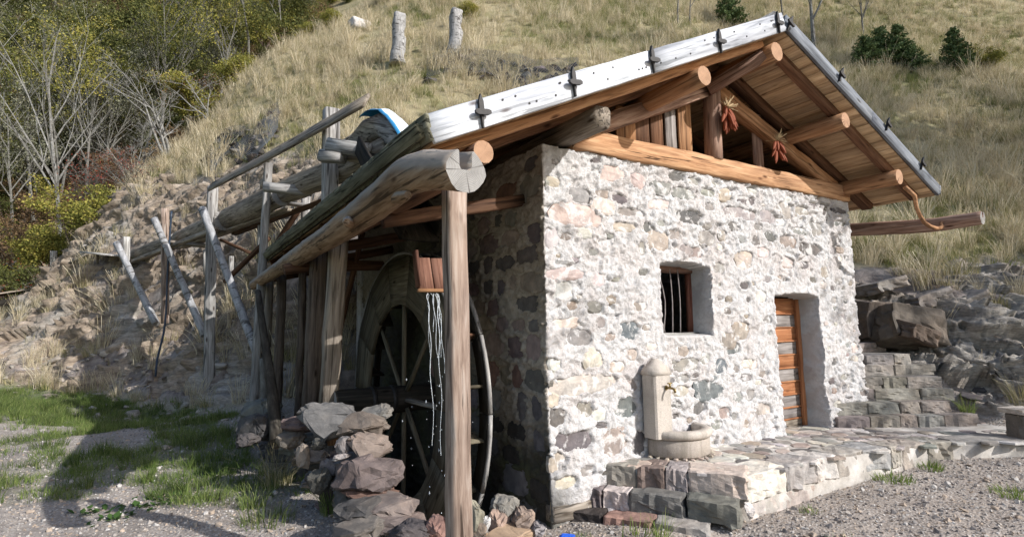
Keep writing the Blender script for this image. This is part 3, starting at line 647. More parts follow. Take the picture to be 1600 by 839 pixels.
# boards under the covering, one by one, running along the ridge
def slope_boards(side):
    x0, z0 = RX, RZ; x1, z1 = (LX, LZ) if side < 0 else (QX, QZ)
    L = math.hypot(x1-x0, z1-z0); ux, uz = (x1-x0)/L, (z1-z0)/L; nx_, nz_ = (-uz*(-1 if side < 0 else 1)*-1, 0)
    nrm = Vector((uz*side*-1, 0, ux*side)).normalized()
    if nrm.z < 0: nrm = -nrm
    s = .02; rg = random.Random(3+side); k = 0
    while s < L-.02:
        w_ = min(rg.uniform(.15, .21), L-s); c = s+w_/2
        px, pz = x0+ux*c, z0+uz*c
        q = Vector((px, 0, pz))-nrm*(.165+rg.uniform(-.003, .003)); dz = rg.uniform(-.01, .01)
        timber('roof_board', (q.x, YV+.045, q.z), (q.x, YB-.05, q.z), w_-.007, .026, W_SOFFIT, ROOF, up=nrm, rough=.001, bev=.004, seg=6)
        s += w_
    # covering: three overlapping courses of grey boards, seen at its edges only
    s = 0; i = 0
    while s < L:
        w_ = .40; c = min(s+w_/2, L-.1)
        q = Vector((x0+ux*c, 0, z0+uz*c))-nrm*.072
        timber('cover_board', (q.x, YV+.045, q.z), (q.x, YB, q.z), w_+.03, .10-.0, W_EAVE if side < 0 else W_GREY, ROOF, up=(nrm+Vector((ux, 0, uz))*.03).normalized(), rough=.002, bev=.006, seg=8)
        s += w_; i += 1
slope_boards(-1); slope_boards(1)
box_mesh('ridge_cap', (RX-.12, YV+.05, RZ-.06), (RX+.12, YB, RZ+.012), W_GREY, ROOF)
# eave boards
rg = random.Random(8); y = YV
while y < YB-.1:
    L_ = rg.uniform(.12, .30); y2 = min(y+L_, YB)
    o = timber('eave_board', (LX-.012+rg.uniform(-.006, .004), y, LZ-.085+rg.uniform(-.008, .006)), (LX-.012, y2-.006, LZ-.085), .035, .19, W_EAVE, ROOF, up=(-.25, 0, 1), rough=.004)
    y = y2
y = YV
while y < YB-.1:
    y2 = min(y+2.2, YB); timber('eave_board', (QX+.012, y, QZ-.07), (QX+.012, y2-.006, QZ-.07), .035, .14, W_VR, ROOF, up=(.25, 0, 1)); y = y2
# rafters
def rafter(x0, x1, y, w_=.12, h_=.10, mat=W_RAFT, name='rafter', drop=.24, taper=1):
    sgn = -1 if x1 < RX else 1
    a = Vector((x0, y, rtop(x0)-drop)); b = Vector((x1, y, rtop(x1)-drop)); timber(name, a, b, w_, h_, mat, ROOF, rough=.006, taper=taper)
rafter(2.70, -1.40, -.60, .09, .085, W_ORANGE); rafter(2.90, 6.25, -.60, .11, .10)
for y in (.05, 1.3, 2.6, 3.9, 5.2, 6.5):
    rafter(2.72, -1.45, y, .14, .10); rafter(2.88, 6.28, y, .16, .10)
# purlins: round logs with sawn ends
for i, (x, r_, y0) in enumerate(((-1.07, .085, -.76), (1.45, .10, -.78), (2.80, .11, -.74), (4.16, .10, -.76), (5.47, .105, -.76))):
    zc = rtop(x)-.30-r_*.95
    log('purlin', [(x, y0, zc), (x, 2.5, zc), (x, YB-.15, zc)], [r_, r_*1.05, r_], W_ORANGE if x > 0 else W_RED, ROOF, cap=E_ORANGE, seed=i, sub=3, lump=.05)
timber('lean_to_plate', (-1.36, -.72, 2.74), (-1.36, YB-.2, 2.74), .12, .15, W_RAFT, ROOF)
# squared corner beams lying on the side walls
timber('wall_plate', (.28, -.56, 3.55), (.28, 6.2, 3.55), .19, .20, W_GREYB, ROOF, bev=.03, rough=.01)
timber('wall_plate', (5.42, .05, 3.50), (5.42, 6.2, 3.50), .17, .17, W_BROWN, ROOF)
# gable
GB = thing('gable', None, None); GB.parent = MILL
W_TIE = wood('larch_tie_beam', (.24, .12, .06), (.44, .245, .13), (.60, .38, .22), crack=1.0)
timber('tie_beam', (.36, .09, 3.54), (5.58, .09, 3.585), .28, .24, W_TIE, GB, rough=.01, bev=.02, seg=20)
timber('principal_rafter', (.55, .06, 3.66), (2.58, .06, 4.58), .16, .19, W_RED, GB, rough=.01)
timber('principal_rafter', (5.30, .06, 3.66), (2.64, .06, 4.60), .16, .17, W_ORANGE, GB, rough=.01)
timber('king_post', (2.56, .02, 3.66), (2.60, .02, 4.60), .19, .18, W_RED, GB, up=(0, 1, 0), rough=.014, bev=.04)
timber('ridge_strut', (2.45, -.05, 4.50), (2.74, -.62, 4.76), .13, .13, W_RED, GB)
gp = [(1.20, .30, W_ORANGE, .10), (1.50, .26, W_BROWN, .16), (1.76, .22, W_RAFT, .17), (1.99, .2, W_DOORG, .165), (2.23, .24, W_ORANGE, .15), (3.62, .22, W_RED, .12), (.92, .24, W_BROWN, .18)]
for x, w_, mt, yy in gp:
    timber('gable_board', (x, yy, 3.67), (x, yy, rtop(x)-.34), w_-.012, .03, mt, GB, up=(0, 1, 0), rough=.003)
# spike-headed iron clamps along the verges
def clamp(x, y, z, tilt, parent, flip=1, s=.85, facing='y'):
    bm = bmesh.new()
    def prism(pts, y0, y1):
        a = [bm.verts.new((p[0]*s, y0*s, p[1]*s)) for p in pts]; b = [bm.verts.new((p[0]*s, y1*s, p[1]*s)) for p in pts]
        bm.faces.new(a); bm.faces.new(b[::-1])
        for i in range(len(a)): bm.faces.new([a[i], b[i], b[(i+1) % len(a)], a[(i+1) % len(a)]])
    prism([(0, .165), (.022, .10), (.024, .0), (.010, -.03), (.006, -.13), (-.006, -.13), (-.010, -.03), (-.024, .0), (-.022, .10)], -.03, 0)
    prism([(-.075, -.012), (-.05, -.026), (.05, -.022), (.075, -.010), (.075, .016), (.05, .026), (-.05, .022), (-.075, .012)], -.055, -.028)
    bmesh.ops.recalc_face_normals(bm, faces=bm.faces)
    me = bpy.data.meshes.new('clamp'); bm.to_mesh(me); bm.free(); me.materials.append(M_IRON)
    m = Matrix.Translation((x, y, z)) @ Matrix.Rotation(0 if facing == 'y' else -math.pi/2, 4, 'Z') @ Matrix.Rotation(tilt, 4, 'Y')
    return link('clamp', me, parent, m)
for p in ((-1.149, -0.862, 3.200), (-0.297, -0.862, 3.619), (0.618, -0.862, 4.043), (1.590, -0.862, 4.487), (2.632, -0.862, 4.993)):
    clamp(p[0], p[1]-.003, p[2]-.01, -.10, ROOF)
for p in ((2.858, -0.862, 5.036), (3.892, -0.862, 4.673), (4.985, -0.862, 4.251), (5.903, -0.862, 3.854)):
    clamp(p[0], p[1]-.003, p[2]+.01, .55, ROOF, s=.8)
for p in ((-1.560, -0.719, 2.987), (-1.560, 0.263, 2.974), (-1.560, 1.731, 2.964), (-1.560, 3.388, 2.979), (-1.560, 5.332, 2.974)):
    clamp(LX-.034, p[1], LZ-.10, .1, ROOF, s=.5, facing='x')
# nails on the bleached board
for i in range(26):
    rgn = random.Random(i); x = rgn.uniform(-1.4, 2.7); zt = rtop(x)-rgn.choice((.05, .14))
    log('nail', [(x, YV-.006, zt), (x, YV+.01, zt)], [.009, .009], M_IRON, ROOF, n=6, sub=50, lump=0)
# gutters: hollowed trunks
def gutter(name, pts, rad, parent, mat, endm, seed):
    """trunk with a U channel cut in its top"""
    n = 18; m = frame(pts[0], pts[-1]); mi = m.inverted(); P_ = [mi @ Vector(p) for p in pts]; Q, RR = [], []
    for i in range(len(P_)-1):
        p_, a, b, n_ = P_[max(i-1, 0)], P_[i], P_[i+1], P_[min(i+2, len(P_)-1)]
        k = max(2, int((b-a).length/.09))
        for j in range(k):
            t = j/k; Q.append(.5*((2*a)+(b-p_)*t+(2*p_-5*a+4*b-n_)*t*t+(3*a-p_-3*b+n_)*t**3)); RR.append(rad[i]*(1-t)+rad[i+1]*t)
    Q.append(P_[-1]); RR.append(rad[-1]); v = []
    for i, q in enumerate(Q):
        r0 = RR[i]; sec = []
        for k in range(n):
            a = R(90-25)-k*R(360-50)/(n-1); r = r0*(1+.05*float(vn(q.x*2.2+seed, math.cos(a)*1.2, math.sin(a)*1.2, seed))+.05*float(vn(q.x*9, a*2, 0, seed+3)))
            if i == 0 or i == len(Q)-1: r = r
            sec.append((math.cos(a)*r, math.sin(a)*r*(1.12 if math.sin(a) < 0 else 1.0)))
        g_ = r0*.34; sec += [(-g_, r0*.86), (-g_*.95, r0*.15), (-g_*.7, -r0*.02), (g_*.7, -r0*.02), (g_*.95, r0*.15), (g_, r0*.86)]
        for (yy, zz) in sec: v.append((q.x, q.y+yy, q.z+zz))
    K = n+6; f = [[i*K+k, i*K+(k+1) % K, (i+1)*K+(k+1) % K, (i+1)*K+k] for i in range(len(Q)-1) for k in range(K)]
    nf = len(f); f += [list(range(K)), [(len(Q)-1)*K+k for k in range(K)][::-1]]
    o = mesh_obj(name, v, f, mat, parent); o.data.materials.append(endm)
    o.data.polygons.foreach_set('use_smooth', np.array([True]*nf+[False, False]))
    o.data.polygons[nf].material_index = 1; o.data.polygons[nf+1].material_index = 1
    bm = bmesh.new(); bm.from_mesh(o.data); bmesh.ops.recalc_face_normals(bm, faces=bm.faces)
    bmesh.ops.triangulate(bm, faces=[q for q in bm.faces if len(q.verts) > 4]); bm.to_mesh(o.data); bm.free()
    o.matrix_local = rel(parent, m); return o
GL = gutter('gutter_log', [(-1.60, -1.50, 2.55), (-1.69, -.95, 2.66), (-1.69, -.2, 2.62), (-1.66, 1.4, 2.60), (-1.62, 3.6, 2.61), (-1.63, 7.25, 2.57)], [.122, .122, .12, .118, .11, .085], MILL, W_LOG, E_GREY, 4)
tag(GL, 'hollowed trunk gutter with a U channel in its sawn end')
for (a, b, r_) in (((-1.76, .25, 2.54), (-1.84, .05, 2.50), .05), ((-1.70, -.62, 2.56), (-1.74, -.98, 2.50), .05)):
    log('knot', [a, ((a[0]+b[0])/2, (a[1]+b[1])/2, (a[2]+b[2])/2), b], [r_*.9, r_, r_*.5], W_LOG, GL, seed=9, n=10)
log('gutter_tip', [(-1.63, 7.2, 2.56), (-1.64, 7.42, 2.55)], [.05, .07], W_GREY, GL, cap=E_GREY, n=10)
log('gutter_hook', [(-1.30, -.60, 2.93), (-1.42, -.72, 2.86), (-1.52, -.80, 2.72)], [.03, .035, .03], W_GREYB, MILL, n=8)
GR = gutter('gutter_log', [(6.50, -1.30, 3.085), (6.48, -.6, 3.09), (6.42, .8, 3.22), (6.4, 3.0, 3.35), (6.4, 6.8, 3.5)], [.088, .098, .10, .10, .09], MILL, W_RED, E_GREY, 8)
tag(GR, 'smaller reddish gutter log jutting out past the right eave')
log('gutter_hook', [(5.50, -.80, 3.50), (5.62, -.86, 3.38), (5.64, -.86, 3.22), (5.78, -.88, 3.02), (6.05, -.90, 2.96), (6.32, -.88, 3.0), (6.40, -.86, 3.08)], [.03, .028, .025, .026, .028, .026, .022], W_ORANGE, MILL, n=8, sub=6)
# lean-to posts
def post(p0, p1, w_, d_, mat, rough=.012, bev=.03, parent=MILL, name='post'):
    return timber(name, p0, p1, d_, w_, mat, parent, up=(1, 0, 0), rough=rough, bev=bev)
W_POST = wood('porch_post_wood', (.17, .115, .088), (.36, .27, .215), (.54, .455, .39), crack=.8)
W_POSTD = wood('dark_porch_post', (.06, .045, .034), (.13, .10, .078), (.21, .17, .135), crack=.7)
post((-1.37, -.94, -.15), (-1.41, -.96, 2.66), .135, .135, W_POST, .010, .018)
post((-1.420, 2.266, 0.785), (-1.40, 2.02, 2.68), .19, .17, W_GREYB, .012)
post((-1.420, 3.162, 0.567), (-1.40, 2.95, 2.68), .20, .17, W_POSTD, .012)
post((-1.42, 3.9, .4), (-1.40, 3.9, 2.68), .10, .10, W_POSTD)
post((-1.42, 5.6, .3), (-1.40, 5.6, 2.68), .14, .14, W_POSTD)
post((-1.42, 6.9, .3), (-1.40, 6.9, 2.68), .13, .13, W_GREYB)
log('log_bracket', [(-1.78, 3.15, 2.44), (-1.45, 3.15, 2.50), (-.5, 3.15, 2.55)], [.07, .08, .07], W_BROWN, MILL, n=10)
for y in (.4, 2.2, 4.2, 6.2):
    timber('tie_rail', (-1.44, y, 2.60), (.02, y, 2.95), .10, .12, W_BROWN, MILL)
# maize bunches
def maize(name, label, c, n, s, seed):
    t = thing(name, label, 'maize bunch', c, 'maize bunches hanging in the gable'); rg = random.Random(seed)
    me = None
    v, f = [], []; K = 8
    for i in range(7):
        u = i/6; r = .5*math.sin(math.pi*(.18+.80*u))**.7
        for k in range(K): v.append((math.cos(2*math.pi*k/K)*r*.27, math.sin(2*math.pi*k/K)*r*.27, -u))
    f = [[i*K+k, i*K+(k+1) % K, (i+1)*K+(k+1) % K, (i+1)*K+k] for i in range(6) for k in range(K)]+[list(range(K)), [6*K+k for k in range(K)][::-1]]
    me = bpy.data.meshes.new('maize_cob'); me.from_pydata(v, [], f); me.materials.append(M_CORN)
    for i in range(n):
        a = rg.uniform(0, 6.28); sp = rg.uniform(.1, .75); L = rg.uniform(.13, .19)*s; z0 = -rg.uniform(.02, .20)*s
        d = Vector((math.cos(a)*sp, math.sin(a)*sp*.5-.15, -1)).normalized(); q = Vector((0, 0, -1)).rotation_difference(d)
        link('maize_cob', me, t, Matrix.Translation((math.cos(a)*sp*.06*s, -.02+math.sin(a)*.02, z0)) @ q.to_matrix().to_4x4() @ Matrix.Scale(L, 4))
    bv, bf = [], []
    for i in range(26):
        a = rg.uniform(0, 6.28); L = rg.uniform(.08, .17)*s; w_ = .006; o_ = Vector((0, -.02, -.02)); d = Vector((math.cos(a)*.7, math.sin(a)*.3-.2, rg.uniform(-.2, 1.2))).normalized()
        p = o_+d*L; k = len(bv); sd_ = Vector((w_, 0, 0)); bv += [o_-sd_, o_+sd_, p+sd_*.3+Vector((0, 0, -.01)), p-sd_*.3]; bf.append([k, k+1, k+2, k+3])
    mesh_obj('husks', bv, bf, M_HUSK, t)
    log('string', [(0, -.01, .0), (0, -.005, .10*s)], [.004, .004], M_HUSK, t, n=5, sub=20); return t
maize('maize_bunch', 'larger bunch of red maize cobs hanging from the king post', (2.63, -.14, 4.30), 26, 1.05, 1)
maize('maize_bunch', 'smaller bunch of red maize cobs hanging from the right sloping rafter', (3.66, -.12, 4.07), 13, .95, 2)

# ------------------------------------------------------------ wheel, axle, chute, water
WC = Vector((0, 2.19, .85)); XA, XB = -.61, -.35; RO, RI = 1.72, 1.12
WHEEL = thing('mill_wheel', 'large dark wooden overshot water wheel standing in the pit beside the mill wall', 'water wheel', (-.53, 2.19, .85))
def local(o, parent):
    o.matrix_local = rel(parent, o.matrix_local); return o
def ring_seg(name, x, t, r0, r1, a0, a1, mat, n=4):
    v = []
    for i in range(n+1):
        a = a0+(a1-a0)*i/n
        for (r, xx) in ((r0, x-t/2), (r1, x-t/2), (r1, x+t/2), (r0, x+t/2)):
            v.append((xx+.53, math.cos(a)*r, math.sin(a)*r))
    f = [[i*4+k, i*4+(k+1) % 4, (i+1)*4+(k+1) % 4, (i+1)*4+k] for i in range(n) for k in range(4)]+[[0, 1, 2, 3], [n*4+3, n*4+2, n*4+1, n*4]]
    # rotate so the grain (local X) runs along the board
    am = (a0+a1)/2; rot = Matrix(((0, -math.sin(am), math.cos(am)), (0, math.cos(am), math.sin(am)), (0, 0, 0)))
    tx = Vector((0, -math.sin(am), math.cos(am))); tr = Vector((0, math.cos(am), math.sin(am))); tn = tx.cross(tr)
    M_ = Matrix((tx, tr, tn)).transposed().to_4x4(); mi = M_.inverted()
    o = mesh_obj(name, [mi @ Vector(p) for p in v], f, mat, WHEEL); fixn(o); o.matrix_local = M_; return o
ns = 14
for x, mt in ((XA, W_RING), (XB, W_DARK)):  # wall-side ring darker, shade of the wheel interior in its colour
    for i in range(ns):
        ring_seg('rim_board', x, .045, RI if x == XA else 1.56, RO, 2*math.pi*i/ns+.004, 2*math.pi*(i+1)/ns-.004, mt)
        ring_seg('rim_edge', x, .055 if x == XA else .035, RO+.001, RO+.03, 2*math.pi*i/ns+.003, 2*math.pi*(i+1)/ns-.003, W_GREY)
for i in range(20):
    a = 2*math.pi*(i+.5)/20
    p0 = Vector((XA+.025+.53, math.cos(a)*1.45, math.sin(a)*1.45)); p1 = Vector((XB-.025+.53, math.cos(a)*1.45, math.sin(a)*1.45))
    o = timber('paddle', p0, p1, .03, .44, (W_RING if i % 4 else W_BROWN) if math.cos(a) < 0 else W_DARK, None, up=(0, math.cos(a), math.sin(a)), rough=.002); o.parent = WHEEL  # front paddles lighter, rear ones coloured dark as if in pit shade
for i in range(8):
    a = math.pi*i/8*2+math.pi/4*0
    for x in (XA+.06,):
        o = timber('spoke', Vector((x+.53, math.cos(a)*.10, math.sin(a)*.10)), Vector((x+.53, math.cos(a)*1.16, math.sin(a)*1.16)), .045, .05 if i % 4 else .09, W_RING if i % 4 else W_GREYB, None, up=(1, 0, 0)); o.parent = WHEEL
o = log('axle', [(-.85, 0, 0), (.62, 0, 0)], [.16, .16], W_DARK, None, cap=E_GREY); o.parent = WHEEL
for x in (-.44, -.2):
    o = log('axle_band', [(x, 0, 0), (x+.05, 0, 0)], [.168, .168], M_IRON, None, sub=20, lump=0); o.parent = WHEEL
BT = thing('bearing_frame', 'dark timber frame carrying the outer end of the wheel axle on the rubble wall', 'timber frame', (-1.2, 1.9, .7))
timber('beam', Vector((-1.32, .9, .62)), Vector((-1.32, 3.4, .62)), .14, .14, W_GREYB, None).parent = None
for o in [q for q in bpy.data.objects if q.name == 'beam']: o.parent = BT; o.matrix_parent_inverse = Matrix.Identity(4); o.matrix_local = BT.matrix_basis.inverted() @ o.matrix_local
timber('post', Vector((-1.1, 3.3, .2)), Vector((-1.1, 3.3, .74)), .13, .13, W_ORANGE, BT, up=(1, 0, 0))
timber('cross_beam', Vector((-1.32, 3.0, .76)), Vector((-.75, 3.0, .76)), .12, .12, W_GREYB, BT)

W_LIP = wood('red_brown_lip_board', (.09, .04, .028), (.17, .085, .06), (.26, .14, .10), crack=.4)
la = Vector((-0.800, 0.841, 2.362))
CH = thing('water_chute', 'steep dark timber chute with a short reddish plank lip above the wheel', 'chute', (-.5, 2.2, 2.9))
q = [Vector((-.72, 3.0, 4.05)), la+Vector((0, .22, .22))]
timber('chute_floor', q[0], q[1], .40, .05, W_DARK, CH, up=(0, -1, 1))
for s in (-.2, .2):
    timber('chute_side', q[0]+Vector((s, 0, .10)), q[1]+Vector((s, 0, .10)), .04, .26, W_DARK, CH, up=(0, -1, 1))
la, lb = Vector((-0.800, 0.841, 2.362)), Vector((-0.780, 0.777, 2.039))
for s, z_ in ((-.082, 0), (.082, .004)):
    timber('lip_board', la+Vector((s, 0, z_)), lb+Vector((s, 0, z_)), .155, .025, W_LIP, CH, up=(0, -1, .6), rough=.003)
timber('lip_batten', lb+Vector((-.18, -.01, 0)), lb+Vector((.19, -.01, 0)), .05, .035, W_ORANGE, CH)
for s in (-.17, .17):
    timber('lip_side', la+Vector((s, -.02, .06)), lb+Vector((s, -.02, .03)), .03, .10, W_LIP, CH, up=(0, -1, .6))
# falling water
wt = thing('falling_water', 'thin stream of splashing water falling from the plank lip onto the wheel', 'water'); wt['kind'] = 'stuff'
C.objects.unlink(wt); bpy.data.objects.remove(wt)
rg = random.Random(4); v, f = [], []
def drop(c, r, st):
    k = len(v); 
    for d in ((1, 0, 0), (0, 1, 0), (-1, 0, 0), (0, -1, 0), (0, 0, st), (0, 0, -st)): v.append((c[0]+d[0]*r, c[1]+d[1]*r, c[2]+d[2]*r))
    for a, b in ((0, 1), (1, 2), (2, 3), (3, 0)): f.append([k+a, k+b, k+4]); f.append([k+b, k+a, k+5])
for st in range(0):
    x0 = lb.x-.12+rg.uniform(0, .28)*rg.random(); y0 = lb.y-.03; z0 = lb.z-.03; vx = rg.uniform(-.05, .12); vy = -rg.uniform(.05, .35)
    t = 0; 
    while t < .62:
        z = z0-4.9*t*t-.2*t
        if z < .45+rg.uniform(-.6, .5): break
        if rg.random() < .85: drop((x0+vx*t+rg.gauss(0, .004), y0+vy*t+rg.gauss(0, .004), z), rg.uniform(.004, .013)*(1-.4*t), rg.uniform(1.5, 5.0))
        t += rg.uniform(.006, .014)
def strand(x0, y0, vx, vy, r_, T, ph):
    pts = [Vector((x0+vx*t+.010*math.sin(t*40+ph), y0+vy*t+.008*math.cos(t*31+ph), lb.z-.03-4.9*t*t-.15*t)) for t in np.arange(0, T, .02)]
    for i in range(len(pts)-1):
        d = (pts[i+1]-pts[i]).normalized(); k = len(v); rr = r_*(1-.5*i/len(pts))
        for q in (pts[i], pts[i+1]):
            for j in range(5): v.append((q.x+math.cos(j*1.2566)*rr, q.y+math.sin(j*1.2566)*rr, q.z))
        for j in range(5): f.append([k+j, k+(j+1) % 5, k+5+(j+1) % 5, k+5+j])
for i in range(8): strand(lb.x-.13+rg.uniform(0, .16)+(.12*rg.random() if i > 20 else 0), lb.y-.03+rg.uniform(-.02, .02), rg.uniform(-.02, .08), -rg.uniform(.05, .30), rg.uniform(.002, .006), rg.uniform(.25, .60), i)
for i in range(60):
    z = rg.uniform(-.6, 1.2); drop((lb.x+rg.gauss(0, .13), lb.y-.1+rg.gauss(0, .2)-.2*(z < .3), z), rg.uniform(.003, .009), rg.uniform(1, 2.6))
tag(mesh_obj('falling_water', v, f, M_WATER), 'thin stream of splashing water falling from the plank lip onto the wheel', kind='stuff')
wm, nt_, b_ = new_mat('pit_water', .06, .5); b_.inputs['Base Color'].default_value = (.012, .014, .012, 1)
kk = N(nt_); kk.l(kk.bump(kk.noise(kk.co('Object'), 9, 4), .35, .03), b_.inputs['Normal'])
tag(mesh_obj('water', [(-1.32, .5, -.80), (0.1, .5, -.80), (.1, 5.3, -.80), (-1.32, 5.3, -.80)], [[0, 1, 2, 3]], wm), kind='structure')
PO = log('leaning_pole', [(-1.0, 4.3, .4), (-.95, 3.6, 1.7), (-.86, 2.9, 2.95)], [.04, .045, .035], W_BROWN, None, n=8)
tag(PO, 'slender dark pole leaning against the lean-to rafters left of the wheel', 'pole')

# ------------------------------------------------------------ rubble pier beside the pit, placed stone by stone
ROCKS = [rock_mesh('stone', 300+i, M_STONE, 14+(i % 5)*2, .35+.1*(i % 4), .075) for i in range(16)]
def stone_at(parent, c, sc, rot, hu, rg, i=None, name='stone'):
    o = bpy.data.objects.new(name, ROCKS[(rg.randrange(16) if i is None else i)]); C.objects.link(o); o.parent = parent
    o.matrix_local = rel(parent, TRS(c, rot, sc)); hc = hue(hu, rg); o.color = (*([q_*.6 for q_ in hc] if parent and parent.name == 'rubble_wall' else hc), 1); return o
RUB = thing('rubble_wall', 'low dry rubble stone wall edging the wheel pit', 'stone wall', (-1.5, 2.0, 0))
rg = random.Random(31)
# named big stones at the near end of the pier (centre, size, colour)
big = [((-1.615, 1.401, 0.778), (.62, .55, .42), 'G'), ((-1.498, 0.731, 0.810), (.50, .40, .27), 'N'), ((-1.310, 0.902, 0.871), (.34, .30, .20), 'G'), ((-1.475, 0.559, 0.650), (.40, .38, .28), 'N'),
       ((-1.518, 0.433, 0.456), (.58, .46, .27), 'V'), ((-1.522, 0.397, 0.298), (.50, .42, .13), 'R'), ((-1.518, 0.166, 0.232), (.62, .45, .16), 'N'), ((-1.482, -0.025, 0.156), (.50, .42, .15), 'N'), ((-1.688, 0.151, 0.253), (.34, .36, .18), 'D'),
       ((-1.662, 0.733, 0.671), (.14, .12, .16), 'G'), ((-1.680, 0.697, 0.578), (.20, .16, .07), 'W'), ((-1.593, 0.771, 0.504), (.3, .3, .12), 'G'), ((-1.812, 0.867, 0.355), (.22, .2, .26), 'D'), ((-1.792, 1.820, 0.690), (.40, .35, .20), 'V'), ((-1.888, 1.777, 0.569), (.30, .3, .22), 'N'),
       ((-1.844, 1.406, 0.476), (.13, .12, .24), 'O'), ((-1.775, 1.105, 0.634), (.16, .16, .12), 'D'), ((-1.707, 0.971, 0.427), (.26, .24, .24), 'G'), ((-2.076, 2.846, 0.549), (.42, .4, .32), 'D'), ((-1.946, 3.342, 0.672), (.5, .45, .3), 'G'), ((-2.184, 2.688, 0.458), (.3, .3, .2), 'D'),
       ((-1.428, -0.239, 0.180), (.36, .3, .16), 'D'), ((-1.744, -0.043, 0.186), (.4, .34, .16), 'N'), ((-1.640, 0.591, 0.286), (.3, .3, .2), 'D')]
for c, s, hu in big:
    d = Vector((-2.99, -4.2, 1.65))-Vector(c); d.z = 0; d.normalize(); c2 = Vector(c)-d*s[1]*.35
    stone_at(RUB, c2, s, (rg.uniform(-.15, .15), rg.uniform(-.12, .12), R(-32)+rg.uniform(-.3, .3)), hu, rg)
for i in range(60):    # body of the wall behind them
    y = rg.uniform(.55, 4.2); x = -1.52+rg.uniform(-.22, .22)+(.10 if y < 1 else 0)-.05*(y > 2); ztop = .60 if y < 2.2 else .50
    z = rg.uniform(-.9, ztop-.06); s = rg.uniform(.18, .40)
    if x < -1.42 and z < .0: z = rg.uniform(0, .5)
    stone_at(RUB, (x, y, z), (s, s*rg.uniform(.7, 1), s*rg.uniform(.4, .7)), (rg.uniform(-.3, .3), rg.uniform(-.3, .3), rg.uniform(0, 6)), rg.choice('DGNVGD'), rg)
# loose blocks at the mill corner
def block(c, s, rz, col, label, mesh_i, tilt=0):
    o = bpy.data.objects.new('stone_block', ROCKB[mesh_i]); C.objects.link(o); o.matrix_local = TRS(c, (tilt, tilt*.4, rz), s); o.color = (*col, 1)
    return tag(o, label, 'stone block', 'loose squared blocks by the mill corner')
ROCKB = [rock_mesh('stone_block', 500+i, M_STONE, 34, .93, .04) for i in range(4)]
block((-0.667, -0.312, 0.271), (.20, .20, .15), .5, (.22, .21, .19), 'grey squared block lying on top of the little pile at the mill corner', 0)
block((-0.747, -0.366, 0.161), (.19, .18, .24), .4, (.30, .22, .18), 'brown upright block under the topmost block of the pile', 1)
block((-0.597, -0.461, 0.173), (.19, .18, .20), .9, (.25, .20, .17), 'dark brown tilted block right of the upright block', 2, .25)
block((-1.007, -0.458, 0.294), (.10, .14, .20), .2, (.30, .28, .22), 'narrow pale block just right of the front post foot', 3, .1)
block((-1.002, -0.447, 0.187), (.12, .16, .14), .3, (.26, .21, .17), 'brown block below the narrow pale block', 0)
block((-1.221, -0.250, 0.183), (.16, .16, .17), .5, (.24, .15, .13), 'reddish block left of the front post foot', 1)
block((-0.531, -0.556, 0.125), (.20, .12, .11), 1.1, (.24, .23, .24), 'flat grey slab leaning at the right end of the pile', 2, .5)
block((-0.741, -0.543, 0.127), (.5, .24, .10), .3, (.36, .26, .18), 'long flat tan slab at the foot of the pile', 3)
block((-0.919, -0.442, 0.201), (.09, .07, .13), .8, (.55, .54, .53), 'small white flaky stone beside the front post', 2, .3)
bc = rock_mesh('blue_cloth', 77, M_BLUEC, 14, .3); o = link('blue_cloth', bc, None, TRS((-0.524, -0.924, 0.186), (0, 0, .4), (.16, .12, .03))); tag(o, 'bright blue scrap of cloth at the foot of the steps', 'cloth')

# ------------------------------------------------------------ forecourt
TZ = .27
def tz(x): return .355-.085*min(max((x-.6)/3.9, 0), 1)
def poly_prism(name, pts, z0, z1, mat, parent=None, jit=.0):
    n = len(pts); v = [(p[0], p[1], z0) for p in pts]+[(p[0], p[1], z1) for p in pts]
    f = [[k, (k+1) % n, n+(k+1) % n, n+k] for k in range(n)]+[list(range(n))[::-1], list(range(n, 2*n))]
    o = mesh_obj(name, v, f, mat, parent); fixn(o); return o
def pave_mat():
    m, nt, b = new_mat('worn_mortar_bed', .92, .15); k = N(nt); g = k.n('ShaderNodeNewGeometry'); P = g.outputs['Position']
    n1 = k.noise(P, 5, 6, .65); n2 = k.noise(P, 40, 5, .7)
    c = k.ramp(n1, [(.3, (.28, .25, .22)), (.5, (.45, .42, .385)), (.7, (.60, .57, .54))]); c = k.mix(k.math('MULTIPLY', k.g(n2, .5, .65), .35), c, (.2, .18, .16))
    k.l(c, b.inputs[0]); k.l(k.bump(k.mix(.4, n1, n2), .7, .02), b.inputs['Normal']); return m
M_BED = pave_mat(); M_TREAD = granite('pale_sunlit_tread', (.62, .59, .56))  # tread colour lightened to stand in for sunlight
def inside(x, y, P_):
    c = False
    for i in range(len(P_)):
        (x0, y0), (x1, y1) = P_[i-1], P_[i]
        if (y0 > y) != (y1 > y) and x < (x1-x0)*(y-y0)/(y1-y0)+x0: c = not c
    return c
edge = [(.60, .30), (.66, -.06), (1.40, -1.02), (2.00, -1.0), (2.70, -.98), (3.70, -1.05), (4.74, -1.26), (5.46, -1.74), (6.4, -2.2), (9.5, -3.6), (9.5, -1.0), (6.6, -.9), (5.7, .3), (.3, .35)]
TER = poly_prism('terrace', edge, -.25, TZ-.006, M_BED); tag(TER, kind='structure')
for v_ in TER.data.vertices:
    if v_.co.z > 0: v_.co.z = tz(v_.co.x)-.03
bm_ = bmesh.new(); xs_ = np.arange(.55, 7.6, .05); ys_ = np.arange(-3.2, .36, .05); vv = {}
for i_, a_ in enumerate(xs_):
    for j_, b_ in enumerate(ys_):
        if inside(a_, b_, edge): vv[i_, j_] = bm_.verts.new((a_, b_, tz(a_)-.006+.006*float(vn(a_*4, b_*4, 0, 2))))
